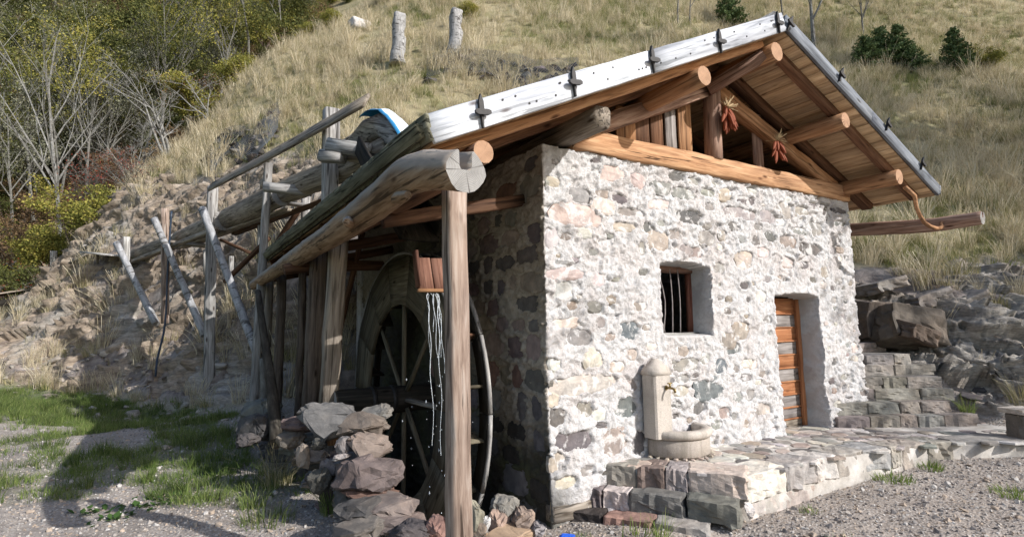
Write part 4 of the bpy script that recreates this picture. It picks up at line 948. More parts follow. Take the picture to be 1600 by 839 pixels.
for (i_, j_) in list(vv):
    q_ = [(i_, j_), (i_+1, j_), (i_+1, j_+1), (i_, j_+1)]
    if all(c_ in vv for c_ in q_): bm_.faces.new([vv[c_] for c_ in q_])
me_ = bpy.data.meshes.new('mortar_bed'); bm_.to_mesh(me_); bm_.free(); me_.materials.append(M_BED); link('mortar_bed', me_, TER)
def flag_mesh(name, seed, mat, n=7):
    rg = random.Random(seed); v = []
    o_ = [(math.cos(2*math.pi*(k+rg.uniform(-.3, .3))/n)*rg.uniform(.42, .55), math.sin(2*math.pi*(k+rg.uniform(-.3, .3))/n)*rg.uniform(.42, .55)) for k in range(n)]
    for (a, b) in o_: v.append((a, b, -1))
    for (a, b) in o_: v.append((a*.98, b*.98, -.15))
    for (a, b) in o_: v.append((a*.88, b*.88, rg.uniform(-.02, .12)))
    f = [[i*n+k, i*n+(k+1) % n, (i+1)*n+(k+1) % n, (i+1)*n+k] for i in (0, 1) for k in range(n)]+[[2*n+k for k in range(n)]]
    me = bpy.data.meshes.new(name); me.from_pydata(v, [], f); me.materials.append(mat); return me
FLAGS = [flag_mesh('paving_stone', i, M_STONE, 6+i % 3) for i in range(12)]
rg = random.Random(44); y = -3.4; nfl = 0
pts_ = []
for _ in range(9000):
    x, y = rg.uniform(.3, 7.4), rg.uniform(-2.6, .3); s = rg.uniform(.16, .30)*(1 if x < 4 else 1.2)
    if not inside(x, y, edge) or nfl > 290: continue
    if 5.0 < x and y > -1.0-.5*(x-5) +.2 and x < 6.6: continue
    if min([9]+[math.hypot((x-a), (y-b)*1.15)-(s+c)*.41 for a, b, c in pts_]) < 0: continue
    pts_.append((x, y, s)); nfl += 1
    o = link('paving_stone', FLAGS[rg.randrange(12)], TER, TRS((x, y, tz(x)+.004), (rg.uniform(-.02, .02), rg.uniform(-.02, .02), rg.uniform(0, 6.3)), (s*1.12, s*rg.uniform(.75, 1), .025)), hue(rg.choice('WWWGGOPNWD'), rg, .1))
def kerb(parent, a, b, ztop, h_, d_, hu, rg, name='kerb_stone', over=0.0, mesh=None):
    """a rough block from a to b (plan points on its outer top edge), depth d_ to the left of a->b"""
    a, b = Vector((a[0], a[1], 0)), Vector((b[0], b[1], 0)); L = (b-a).length; t = (b-a)/L; nrm = Vector((-t.y, t.x, 0))
    c = (a+b)/2+nrm*(d_/2-over); o = bpy.data.objects.new(name, mesh or KB[rg.randrange(len(KB))]); C.objects.link(o); o.parent = parent
    o.matrix_local = rel(parent, TRS((c.x, c.y, ztop-h_/2), (rg.uniform(-.02, .02), rg.uniform(-.02, .02), math.atan2(t.y, t.x)), (L*.985, d_, h_))); o.color = (*hue(hu, rg), 1); return o
def brick_rock(name, seed, mat, amp=.018, fine=1.0, bev=.045):
    """subdivided block with broken faces"""
    bm = bmesh.new(); bmesh.ops.create_cube(bm, size=1.0); bmesh.ops.bevel(bm, geom=bm.edges, offset=bev, segments=1, affect='EDGES')
    bmesh.ops.subdivide_edges(bm, edges=[e for e in bm.edges if e.calc_length() > .5], cuts=7, use_grid_fill=True)
    rg = random.Random(seed)
    for v_ in bm.verts:
        n_ = [float(vn(v_.co.x*3+seed, v_.co.y*2, v_.co.z*.8, 5+k)) for k in range(3)]; m_ = [float(vn(v_.co.x*9+seed, v_.co.y*6, v_.co.z*2.4, 15+k)) for k in range(3)]
        k_ = .25 if v_.co.z > .45 else 1
        v_.co += Vector((n_[0]*amp*.6+m_[0]*amp*.4, (n_[1]*amp*1.6+m_[1]*amp), (n_[2]*amp+m_[2]*amp*.5)*k_))
    bmesh.ops.recalc_face_normals(bm, faces=bm.faces); me = bpy.data.meshes.new(name); bm.to_mesh(me); bm.free(); me.materials.append(mat); raggedy(me, seed, amp*.9*fine, .7, .28*fine, (.8, 1, 2.2)); return me
KB = [brick_rock('kerb_stone', 600+i, M_STONE) for i in range(8)]; KS = [brick_rock('step_stone', 640+i, M_STONE, .005, .6, .02) for i in range(6)]
rg = random.Random(50)
ke = [((1.38, -1.05), (2.00, -1.03), 'W'), ((2.01, -1.02), (2.52, -1.01), 'G'), ((2.53, -1.01), (2.90, -1.0), 'W'), ((2.91, -1.0), (3.38, -1.03), 'G'), ((3.39, -1.03), (3.82, -1.09), 'G'), ((3.83, -1.09), (4.02, -1.12), 'O'), ((4.03, -1.12), (4.42, -1.20), 'N'), ((4.43, -1.2), (4.80, -1.31), 'G'), ((4.85, -1.33), (5.9, -2.0), 'G'), ((5.92, -2.02), (7.4, -2.8), 'N')]
for a, b, hu in ke: kerb(TER, a, b, tz((a[0]+b[0])/2)+.012, .23 if a[0] < 4 else .26, .34, hu, rg)
kb0 = [((1.42, -1.02), (1.95, -1.0), 'W'), ((1.97, -1.0), (2.5, -.98), 'O'), ((2.5, -.98), (3.0, -.98), 'W')]
for a, b, hu in kb0: kerb(TER, a, b, .10, .2, .2, hu, rg, 'footing_stone')
# three broad steps on the left
STP = thing('entrance_steps', 'three broad rough stone steps climbing to the terrace from the left', 'steps', (.8, -.5, 0))
def step_row(pa, pb, ztop, h_, d_, cuts, hues, over=0):
    a, b = Vector((*pa, 0)), Vector((*pb, 0)); t0 = 0
    for t1, hu in zip(cuts, hues):
        p = a+(b-a)*t0; q = a+(b-a)*t1; kerb(STP, p[:2], q[:2], ztop, h_, d_, hu, rg, 'step_stone', over); t0 = t1+.004
step_row((.58, .02), (1.36, -1.06), .355, .21, .36, (.28, .47, .62, 1.0), 'GVGO')
step_row((.34, .12), (1.12, -1.13), .17, .19, .50, (.20, .37, .70, 1.0), 'DWDD')
step_row((.12, .10), (.84, -1.04), .00, .22, .50, (.34, .66, 1.0), 'KRG')
stone_at(STP, (1.34, -1.06, .06), (.12, .1, .14), (0, 0, 0), 'W', rg)
# staircase right of the mill
STR = thing('stone_staircase', 'rising flight of dark squared stone stairs between the mill and the cliff', 'staircase', (5.8, .3, .27))
SE = [((4.692, -0.079, 0.425), (6.336, -1.074, 0.425)), ((4.939, -0.064, 0.580), (6.362, -0.777, 0.580)), ((5.302, 0.056, 0.735), (6.619, -0.729, 0.735)), ((5.536, -0.049, 0.890), (6.612, -0.598, 0.890)), ((5.816, 0.046, 1.045), (6.890, -0.427, 1.045)), ((5.972, 0.001, 1.200), (6.668, -0.209, 1.200)), ((6.731, 0.546, 1.355), (7.606, 0.552, 1.355))]
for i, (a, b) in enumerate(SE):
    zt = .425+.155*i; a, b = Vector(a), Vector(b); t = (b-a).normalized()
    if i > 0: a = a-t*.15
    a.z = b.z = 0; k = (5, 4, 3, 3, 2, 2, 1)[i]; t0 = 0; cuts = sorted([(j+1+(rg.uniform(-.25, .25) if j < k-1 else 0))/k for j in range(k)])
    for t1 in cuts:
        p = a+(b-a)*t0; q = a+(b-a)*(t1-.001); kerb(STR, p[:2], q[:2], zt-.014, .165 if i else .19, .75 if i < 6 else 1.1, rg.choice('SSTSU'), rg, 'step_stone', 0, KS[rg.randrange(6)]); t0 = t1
    poly_prism('core', [(p.x, p.y) for p in (a+t*.05+Vector((-t.y, t.x, 0))*.1, b-t*.05+Vector((-t.y, t.x, 0))*.1, b-t*.05+Vector((-t.y, t.x, 0))*1.2, a+t*.05+Vector((-t.y, t.x, 0))*1.2)], -.1, zt-.03, M_BED, STR)
    poly_prism('tread', [(p.x, p.y) for p in (a+t*.02-Vector((-t.y, t.x, 0))*.035, b-t*.02-Vector((-t.y, t.x, 0))*.035, b-t*.02+Vector((-t.y, t.x, 0))*.6, a+t*.02+Vector((-t.y, t.x, 0))*.6)], zt-.022, zt+.018, M_TREAD, STR)  # thin pale slab paints a sunlit line along each step
# fountain
FT = thing('fountain', 'beige granite wall fountain with a square pillar, brass tap and half-round basin', 'fountain', (1.50, -.12, .36))
def lathe_half(name, prof, mat, parent, c, n=28, sx=1.0, sy=1.0, a0=-math.pi, a1=0.0, disp=0.0):
    v = []; K = len(prof)
    for i in range(n+1):
        a = a0+(a1-a0)*i/n
        for (r, z_) in prof:
            rr = r+disp*float(vn(math.cos(a)*12, math.sin(a)*12, z_*25, 3))
            v.append((math.cos(a)*rr*sx, math.sin(a)*rr*sy, z_))
    f = [[i*K+k, i*K+k+1, (i+1)*K+k+1, (i+1)*K+k] for i in range(n) for k in range(K-1)]
    f += [[k for k in range(K)], [n*K+k for k in range(K)][::-1]]
    o = mesh_obj(name, v, f, mat, parent, False); fixn(o); o.matrix_local = rel(parent, Matrix.Translation(c)); 
    o.data.polygons.foreach_set('use_smooth', np.array([True]*(len(f)-2)+[False]*2)); return o
rb = .375; bc_ = (1.57, -.04, .352)
lathe_half('basin', [(0, 0), (rb-.03, 0), (rb-.01, .02), (rb-.01, .165), (rb-.02, .175), (0, .175)], M_GRANITE_R, FT, bc_, disp=.008)
lathe_half('basin_rim', [(.29, .10), (.29, .25), (.30, .262), (rb-.01, .266), (rb+.012, .255), (rb+.022, .23), (rb+.018, .205), (rb-.0, .182), (rb-.04, .176), (.29, .10)], M_GRANITE, FT, bc_)
lathe_half('basin_foot', [(0, -.04), (rb-.05, -.04), (rb-.045, .004), (0, .004)], M_GRANITE_R, FT, bc_)
def pillar():
    bm = bmesh.new(); x0, x1, y0, y1 = -.155, .155, -.11, .10
    for z_, s in ((0, 1), (.70, 1)): pass
    r_ = bmesh.ops.create_cube(bm, size=1.0)
    for v_ in bm.verts: v_.co = Vector((v_.co.x*.235, v_.co.y*.19, v_.co.z*.62+.31))
    bmesh.ops.bevel(bm, geom=[e for e in bm.edges if abs((e.verts[0].co-e.verts[1].co).z) > .3], offset=.018, segments=1, affect='EDGES')
    me = bpy.data.meshes.new('pillar'); bm.to_mesh(me); bm.free(); me.materials.append(M_GRANITE)
    o = bpy.data.objects.new('pillar', me); C.objects.link(o); o.parent = FT; o.location = (-.225, .0, .185)
    prof = [(-.158, 0), (-.158, .05), (-.135, .085), (-.10, .10), (-.07, .14), (-.035, .165), (0, .172), (.035, .165), (.07, .14), (.10, .10), (.135, .085), (.158, .05), (.158, 0)]
    v = [(x, -.12, z_) for x, z_ in prof]+[(x, .12, z_) for x, z_ in prof]; n = len(prof)
    # hipped: front and back pulled in toward the top
    v = [(x*.78, y*.84*(1-.75*min(1, z_/.172)), z_*.95) for (x, y, z_) in v]
    f = [[k, k+1, n+k+1, n+k] for k in range(n-1)]+[[n-1, 0, n, 2*n-1]]+[list(range(n))[::-1], list(range(n, 2*n))]
    o = mesh_obj('pillar_cap', v, f, M_GRANITE, FT); fixn(o); o.location = (-.225, .0, .807)
pillar()
tp = thing('tap', None, None); tp.parent = FT; tp.location = (-.185, -.097, .68); tp.scale = (.8, .8, .8)
for nm, pts, r_ in (('spout', [(0, 0, 0), (0, -.10, .0), (0, -.135, -.015), (0, -.14, -.05)], .016), ('stem', [(0, -.06, 0), (0, -.06, .055)], .012), ('handle', [(-.04, -.06, .06), (.04, -.06, .06)], .009)):
    log(nm, pts, [r_]*len(pts), M_BRASS, None, n=10, sub=6, lump=0).parent = tp
log('flange', [(0, .012, 0), (0, -.004, 0)], [.03, .03], M_BRASS, None, n=12, sub=6, lump=0).parent = tp
for i in range(14):
    a = math.pi+math.pi*(i+.5)/14; stone_at(FT, (1.57+math.cos(a)*.385, -.04+math.sin(a)*.385, .355), (.06, .05, .03), (0, 0, a), 'O', rg, name='base_pebble')

# ------------------------------------------------------------ flume on trestles
FL = thing('flume', 'weathered grey timber flume of hollow logs carried on tall posts down to the mill', 'flume', (-1.6, 7, .5))
fz = 4.24
A = {'e': Vector((-.70, 2.95, fz+.03)), 'a': Vector((-1.0, 4.18, fz)), 'b': Vector((-1.62, 6.35, fz+.01)), 'c': Vector((-2.32, 9.16, fz+.02)), 'd': Vector((-3.15, 12.16, fz+.03)), 'f': Vector((-4.18, 15.77, fz+.05)), 'g': Vector((-5.0, 18.2, fz+.08))}
def trough(a, b, r_, dz=0.0, dx=0.0, seed=0):
    a = a+Vector((dx, 0, dz)); b = b+Vector((dx, 0, dz)); return gutter('trough_log', [a, (a+b)/2+Vector((0, 0, .01)), b], [r_*.95, r_, r_], FL, W_GREYB, E_GREY, seed)
trough(A['e']+Vector((0, -.1, -.12)), A['b']+Vector((-.03, .3, -.05)), .20, 0, .26, 1)
trough(A['b']+Vector((0, -.2, -.12)), A['c']+Vector((0, .2, -.12)), .215, 0, .27, 2)
trough(A['c']+Vector((0, -.2, -.17)), A['d']+Vector((0, .5, -.17)), .21, 0, .26, 3)
trough(A['d']+Vector((0, .1, -.22)), A['f']+Vector((0, .3, -.22)), .20, 0, .25, 4)
# long boards under the troughs
timber('under_board', A['b']+Vector((.42, 0, -.36)), A['d']+Vector((.4, 0, -.40)), .20, .05, W_GREYB, FL)
timber('under_board', A['a']+Vector((.4, .4, -.34)), A['c']+Vector((.5, 0, -.42)), .14, .06, W_BROWN, FL)
timber('under_beam', A['c']+Vector((.1, -.5, -.44)), A['f']+Vector((.1, 0, -.50)), .12, .10, W_GREYB, FL)
# railing board
timber('rail_board', Vector((-2.333, 8.865, 4.758)), Vector((-0.873, 2.798, 4.717)), .05, .23, W_GREYB, FL, up=(.5, 0, 1), rough=.004, bow=.02)
def tpost(px, ptop, w_, base, label=None, lean=0, top=None, mat=W_GREY):
    o = timber('trestle_post', base, top, w_, w_*.9, mat, FL, up=(1, 0, 0), rough=.012, bev=.025); return o
tpost(0, 0, .235, (-.98, 4.20, -.6), top=(-1.012, 4.091, 5.017))
tpost(0, 0, .15, (-1.68, 6.37, .1), top=(-1.573, 6.266, 4.675), mat=W_GREY)
tpost(0, 0, .225, (-2.20, 9.05, .2), top=(-2.298, 9.074, 4.810))
tpost(0, 0, .19, (-3.042, 11.930, 1.932), top=(-3.169, 11.643, 4.746), mat=W_POST)
tpost(0, 0, .19, (-4.068, 15.253, 3.202), top=(-4.111, 15.111, 4.496))
# posts of the far row
for (p, q_, w_) in (((-0.734, 7.041, 2.892), (-0.800, 6.891, 4.365), .17), ((-1.389, 8.018, 2.176), (-1.479, 7.847, 3.923), .13), ((-2.269, 10.592, 3.032), (-2.296, 10.531, 3.633), .13), ((-1.868, 9.188, 2.778), (-1.869, 9.117, 3.333), .11)):
    tpost(0, 0, w_, p, top=q_)
# cross pieces
for (p, q_, w_, h_, mt) in (((-1.729, 5.610, 4.080), (-1.002, 5.398, 4.044), .15, .16, W_GREY), ((-1.955, 4.654, 4.304), (-1.967, 4.548, 4.272), .1, .1, W_GREY), ((-1.193, 3.473, 4.257), (-0.762, 2.987, 4.094), .12, .20, W_GREY), ((-1.258, 3.591, 4.114), (-1.015, 3.329, 4.051), .18, .17, W_GREY), ((-1.085, 3.654, 4.168), (-0.598, 3.130, 4.033), .1, .12, W_GREYB),
                        ((-3.130, 11.492, 3.895), (-2.185, 10.685, 3.737), .12, .10, W_GREYB), ((-1.296, 6.532, 4.032), (-0.690, 6.161, 3.974), .08, .07, W_GREY)):
    if (Vector(p)-Vector(q_)).length < .3: continue
    timber('cross_piece', p, q_, w_, h_, mt, FL, rough=.01, bev=.03)
timber('diagonal_brace', (-1.364, 7.472, 3.520), (-1.997, 8.799, 2.742), .09, .08, W_BROWN, FL); timber('diagonal_brace', (-0.893, 6.747, 4.095), (-1.283, 7.571, 3.282), .10, .08, W_BROWN, FL)
timber('diagonal_brace', (-2.041, 9.877, 3.785), (-1.541, 8.903, 3.396), .08, .06, W_BROWN, FL)
def brace(p, q_, r_): return log('birch_brace', [p, ((Vector(p)+Vector(q_))/2+Vector((.02, 0, -.04))), q_], [r_, r_*.95, r_*1.05], B_BIRCH, FL, cap=E_GREY, n=10, lump=.09)
brace((-4.287, 14.313, 4.182), (-3.234, 12.407, 1.926), .085); brace((-3.368, 11.104, 4.373), (-2.278, 9.832, 1.622), .078); brace((-2.491, 8.561, 4.210), (-1.562, 6.371, 1.080), .075)
# knee log at the mill end, a sheet of blue and white plastic over it
log('knee_log', [(-0.726, 3.760, 4.363), (-0.603, 3.422, 4.552), (-0.544, 3.034, 4.512), (-0.520, 2.585, 4.200), (-0.470, 2.249, 3.810)], [.17, .18, .17, .165, .15], W_GREY, FL, cap=E_GREY, n=14)
log('pole', [(-0.756, 4.223, 4.597), (-0.343, 3.458, 4.848)], [.05, .045], W_GREY, FL, n=8)
v = []; nu, nv = 14, 8
pa = [Vector(q) for q in ((-0.696, 3.364, 4.526), (-0.622, 3.248, 4.606), (-0.562, 2.927, 4.509), (-0.540, 2.480, 4.190), (-0.503, 2.254, 3.923))]
def along(t):
    i = min(int(t*4), 3); return pa[i].lerp(pa[i+1], t*4-i)
for i in range(nu+1):
    c = along(i/nu)
    for j in range(nv+1):
        a = R(-35+110*j/nv); v.append((c.x+math.sin(a)*.215, c.y-math.cos(a)*.05, c.z+math.cos(a)*.19-.01+.012*float(vn(i*.9, j*.9, 0, 4))))
f = [[i*(nv+1)+j, i*(nv+1)+j+1, (i+1)*(nv+1)+j+1, (i+1)*(nv+1)+j] for i in range(nu) for j in range(nv)]
TP_ = mesh_obj('plastic_sheet', v, f, M_TARP_W, None, True); TP_.data.materials.append(M_TARP_B)
for i, p in enumerate(TP_.data.polygons): p.material_index = 1 if ((i % nv) < 1 or i//nv < 4) else 0
sdm = TP_.modifiers.new('s', 'SOLIDIFY'); sdm.thickness = .004
tag(TP_, 'crumpled blue and white plastic sheet draped over the knee of the flume', 'plastic sheet')
# thin black hose beside the trestle
tag(log('hose', [(-3.031, 11.218, 4.614), (-3.047, 11.291, 3.220), (-3.039, 11.100, 1.918), (-3.148, 10.678, 1.122), (-3.164, 10.501, 0.737)], [.022]*5, M_PIPE, None, n=8, sub=12, lump=0), 'thin dark hose hanging down the bank between the trestle posts', 'hose')
tag(log('dead_trunk', [(-1.889, 2.626, 0.434), (-1.885, 3.138, 1.033), (-1.917, 3.671, 1.655), (-1.937, 4.201, 2.235)], [.075, .06, .05, .04], B_DARK, None, n=10, lump=.14), 'thin crooked dark trunk leaning against the gutter end', 'trunk')
tag(log('trunk_prop', [(-1.740, 4.654, 0.546), (-1.759, 4.808, 1.276)], [.05, .05], B_GREY, None, n=8), 'short pale prop standing behind the crooked dark trunk', 'prop')
# small board roof over the intake and plank walk at the far left
IN = thing('intake_cover', 'low flat board cover on the bank at the far end of the flume', 'cover', (-4.708, 16.723, 4.095))
timber('cover_board', (-4.953, 17.099, 4.207), (-4.292, 15.530, 3.973), .9, .05, W_GREY, IN, seg=2); timber('cover_board', (-5.597, 18.477, 4.003), (-5.031, 17.620, 4.226), .5, .05, W_GREYB, IN, seg=2)
timber('cover_leg', (-4.951, 17.103, 4.167), (-4.935, 17.139, 3.809), .07, .07, W_GREYB, IN, up=(1, 0, 0))
PK = thing('plank_walk', 'dark plank walkway on rough bearers at the left edge of the clearing', 'walkway', (-7.565, 21.023, 3.005))
for dz in (0, .0): pass
for i in range(4): timber('plank', Vector((-8.505, 21.602, 3.066))+Vector((0, .25*i, 0)), Vector((-7.214, 22.525, 3.454))+Vector((0, .25*i, 0)), .23, .05, W_GREYB, PK)
timber('bearer', (-8.303, 21.519, 2.733), (-7.410, 22.107, 3.046), .16, .22, W_DARK, PK)
for (a, b, w_, l) in (((-6.761, 22.761, 4.021), (-6.800, 22.672, 4.895), .2, 'pale upright stake on the bank above the walkway'), ((-7.332, 23.142, 3.838), (-6.879, 22.853, 3.878), .16, 'short pale log lying left of the upright stake')):
    o = timber('stake', a, b, w_, w_, W_PALE if 'x' == '' else W_GREY, None, up=(1, 0, 0) if 'upright' in l else (0, 0, 1)); tag(o, l, 'stake')
B_STUMP = bark('weathered_stump_bark', [(.16, .155, .15), (.30, .295, .29), (.46, .455, .45)], (.07, .065, .06))
# stumps on the meadow above
for (px_, l, c, h_, r_, tl) in ((0, 'left pale broken tree stump standing on the dry meadow', (4.183, 15.429, 12.365), 1.65, .26, .01), (1, 'right pale broken tree stump standing on the dry meadow', (6.395, 14.909, 13.037), 1.55, .27, .02)):
    c = Vector(c); o = log('tree_stump', [c-Vector((0, 0, .4)), c+Vector((tl, 0, h_*.5)), c+Vector((tl*2, 0, h_))], [r_*1.08, r_, r_*.9], B_STUMP, None, cap=E_GREY, n=18, lump=.34, sub=.7); tag(o, l, 'tree stump')
o = link('boulder', rock_mesh('boulder', 900, M_STONE, 20, .7), None, TRS((4.662, 22.243, 16.961), (0, 0, .4), (1.3, .9, .9)), (.50, .48, .46)); tag(o, 'pale square boulder on the crest of the meadow', 'boulder')

# ------------------------------------------------------------ bare rock: fine mesh pushed out along the slope's normal
def cliff(name, x0, x1, y0, y1, res, amp, maskf, dip, seed, big=.9):
    xs = np.arange(x0, x1, res); ys = np.arange(y0, y1, res); X, Y = np.meshgrid(xs, ys); e = .15
    h, sl, n1, n2, st = surf_h(X, Y)
    hx = (surf_h(X+e, Y)[0]-surf_h(X-e, Y)[0])/(2*e); hy = (surf_h(X, Y+e)[0]-surf_h(X, Y-e)[0])/(2*e)
    L = np.sqrt(hx*hx+hy*hy+1); nx, ny, nz = -hx/L, -hy/L, .55/L
    m = maskf(X, Y, h, sl, n1); w1 = fbm(X*1.1, Y*1.1, h*1.1, 3, seed)*.18
    c, s_ = math.cos(dip), math.sin(dip)
    p = np.stack([X.ravel()+w1.ravel(), Y.ravel()-w1.ravel(), (h.ravel()*c-X.ravel()*s_+Y.ravel()*s_*.4)+w1.ravel()*.5], 1)
    d = facets(p, big, amp, .75, seed, (1.5, 1.5, .55))+facets(p, big*.36, amp*.62, .9, seed+20, (1.5, 1.5, .45))+facets(p, big*.14, amp*.28, .9, seed+40, (1.4, 1.4, .5))
    d = (d.reshape(X.shape)+.10+fbm(X*14, Y*14, h*14, 2, seed+3)*.012)*m-.10*(1-m)
    P3 = np.stack([X+nx*d, Y+ny*d, h+nz*d-.02], -1).reshape(-1, 3)
    ny_, nx_ = X.shape; i = np.arange((ny_-1)*(nx_-1)); a = (i//(nx_-1))*nx_+i % (nx_-1); f = np.stack([a, a+1, a+nx_+1, a+nx_], 1)
    f = f[(m.ravel()[f] > .02).any(1)]
    o = mesh_obj(name, P3, f, M_CLIFF, None, False); bm = bmesh.new(); bm.from_mesh(o.data)
    bmesh.ops.delete(bm, geom=[v for v in bm.verts if not v.link_faces], context='VERTS'); bm.to_mesh(o.data); bm.free()
    return tag(o, kind='structure')
def cliff_mat(brown=.6):
    m, nt, b = new_mat('broken_slate_and_earth', .92, .15); k = N(nt); g = k.n('ShaderNodeNewGeometry'); P = g.outputs['Position']
    st = k.n('ShaderNodeMapping'); st.inputs['Scale'].default_value = (1, 1, 4.5); st.inputs['Rotation'].default_value = (R(12), R(24), 0); k.l(P, st.inputs[0]); S_ = st.outputs[0]
    n1 = k.noise(S_, 1.6, 6, .65, .3); n2 = k.noise(S_, 9, 6, .7); n3 = k.noise(P, .55, 4, .55); n4 = k.noise(P, 38, 4, .7)
    c = k.ramp(n1, [(.28, (.15, .132, .115)), (.42, (.26, .235, .205)), (.55, (.36, .33, .29)), (.7, (.47, .435, .40))])
    c = k.mix(k.math('MULTIPLY', k.g(n3, .46-.12*(brown > .7), .62-.12*(brown > .7)), brown), c, k.mix(1, c, (.92, .80, .69), 'MULTIPLY'))
    c = k.mix(.75, c, k.mix(1.0, c, k.ramp(n2, [(.3, (.5, .5, .5)), (.5, (1, 1, 1)), (.7, (1.5, 1.5, 1.5))]), 'MULTIPLY'))
    c = k.mix(k.math('MULTIPLY', k.g(n4, .55, .68), .3), c, (.30, .27, .24))
    k.l(c, b.inputs[0]); k.l(k.bump(k.mix(.5, n2, n4), .9, .04), b.inputs['Normal']); return m
M_CLIFF = cliff_mat()
def mask_r(X, Y, h, sl, n1):
    m = sm(5.9, 6.3, X+.3*(Y < 1))*sm(13.5, 12.5, X)*sm(3.0, 2.4, h+n1*.8+.12*(10-X)*0)*sm(.30, .55, sl)
    st = sm(1.3, .9, np.abs((X-5.9)*.878-(Y-.0)*.478-.1))*sm(3.6, 3.2, Y)    # keep clear of the stairs
    return np.clip(m*(1-st), 0, 1)
def mask_l(X, Y, h, sl, n1):
    z = rock_zone(X, Y, h, sl, n1)*(X < 4); return np.clip(z*1.3, 0, 1)*sm(7.0, 7.4, Y+.2*X)
cliff('cliff', 6.0, 13.5, -5.5, 4.5, .034, .62, mask_r, R(-26), 200, 1.0)
cliff('rock_bank', -8.0, 3.6, 6.8, 24.0, .062, .34, mask_l, R(20), 260, .8).data.materials[0] = cliff_mat(.95)
ROCKF = [rock_mesh('rock', 700+i, M_ROCK, 12+i % 4, .5) for i in range(10)]
def rocks(parent, pts, hues, rg, sc, flat, dip):
    for (x, y, z) in pts:
        s = rg.uniform(*sc); o = link('rock', ROCKF[rg.randrange(10)], parent, None, hue(rg.choice(hues), rg))
        o.matrix_local = rel(parent, TRS((x, y, z), (dip[0]+rg.uniform(-.25, .25), dip[1]+rg.uniform(-.25, .25), rg.uniform(-.6, .6)), (s, s*rg.uniform(.6, .9), s*flat*rg.uniform(.6, 1.3))))
OC = thing('rock_outcrop', 'big flat brown slab overhanging the top stairs with broken slate round it', 'rock', (7.6, 1.0, 1.2))
rg = random.Random(91); pts = []
for _ in range(900):
    x, y = rg.uniform(6.6, 12.5), rg.uniform(-4.6, 3.0); h = gz(x, y); e = .2; s_ = math.hypot(gz(x+e, y)-h, gz(x, y+e)-h)/e
    if float(mask_r(np.array(x), np.array(y), np.array(h), np.array(s_), np.array(0.))) > .5 and len(pts) < 150: pts.append((x, y, h+.04))
rocks(OC, pts, 'GGDNSU', rg, (.14, .50), .35, (.15, -.35))
sb = brick_rock('overhanging_slab', 41, M_ROCK, .055, 1.2, .03)
for c, s, r_, hu in (((7.685, 0.291, 1.572), (1.0, .7, .62), (-.25, .22, -.42), (.145, .125, .105)), ((7.649, 0.770, 1.714), (.9, .7, .66), (.1, .1, -.3), (.115, .095, .08)), ((8.504, 0.311, 2.044), (.8, .6, .25), (-.1, -.25, -.3), (.20, .18, .165)), ((8.187, 0.829, 2.327), (.7, .6, .2), (-.1, -.2, -.3), (.24, .22, .20)), ((9.065, -0.156, 2.027), (.6, .4, .2), (.1, -.42, -.5), (.25, .23, .21)), ((7.394, 0.009, 1.489), (.6, .4, .25), (.2, .3, -.2), (.14, .11, .09))):
    o = link('slab', sb, OC, None, hu); o.matrix_local = rel(OC, TRS(c, r_, s))
o = link('stone_slab', brick_rock('stone_slab', 47, M_GRANITE, .02), None, TRS((5.761, -1.700, 0.589), (0, 0, -.4), (.36, .30, .06))); tag(o, 'pale flat slab ledge at the right edge beyond the terrace', 'slab')
link('foot_stone', KB[2], o, TRS((0, 0, -3.2), (0, 0, 0), (.8, .8, 5.5)), (.13, .12, .11))
# fallen stones scattered at the foot of the left bank
rg = random.Random(17); SC = thing('fallen_rocks', 'scattered fallen rocks along the foot of the left bank', 'rocks', (-2, 8, .3)); SC['kind'] = 'stuff'
C.objects.unlink(SC); bpy.data.objects.remove(SC)
bmr = bmesh.new()
def join_rocks(name, lst, mats, label):
    V, F, n = [], [], 0
    for me, m in lst:
        a = np.zeros(len(me.vertices)*3, np.float32); me.vertices.foreach_get('co', a); a = a.reshape(-1, 3)
        mm = np.array(m); V.append(a @ mm[:3, :3].T+mm[:3, 3]); l = np.zeros(len(me.loops), np.int32); me.loops.foreach_get('vertex_index', l); F.append(l.reshape(-1, 3)+n); n += len(a)
    o = mesh_obj(name, np.concatenate(V), np.concatenate(F), mats); return tag(o, label, None, None, 'stuff')
lst = []
for _ in range(520):
    t = rg.random(); x = -.6-6*t+rg.gauss(0, .5); y = 7.6+9*t+rg.gauss(0, .8)-rg.expovariate(1.2); s = rg.uniform(.04, .20)*(1 if rg.random() < .9 else 1.8)
    if x > -1.3 and y < 5.5: continue
    lst.append((ROCKF[rg.randrange(10)], TRS((x, y, gz(x, y)+s*.1), (rg.uniform(-.4, .4), rg.uniform(-.4, .4), rg.uniform(0, 6)), (s, s*.8, s*.55))))
M_RUBBLE = cliff_mat(); join_rocks('fallen_rocks', lst, M_CLIFF, 'scattered fallen rocks along the foot of the left bank')

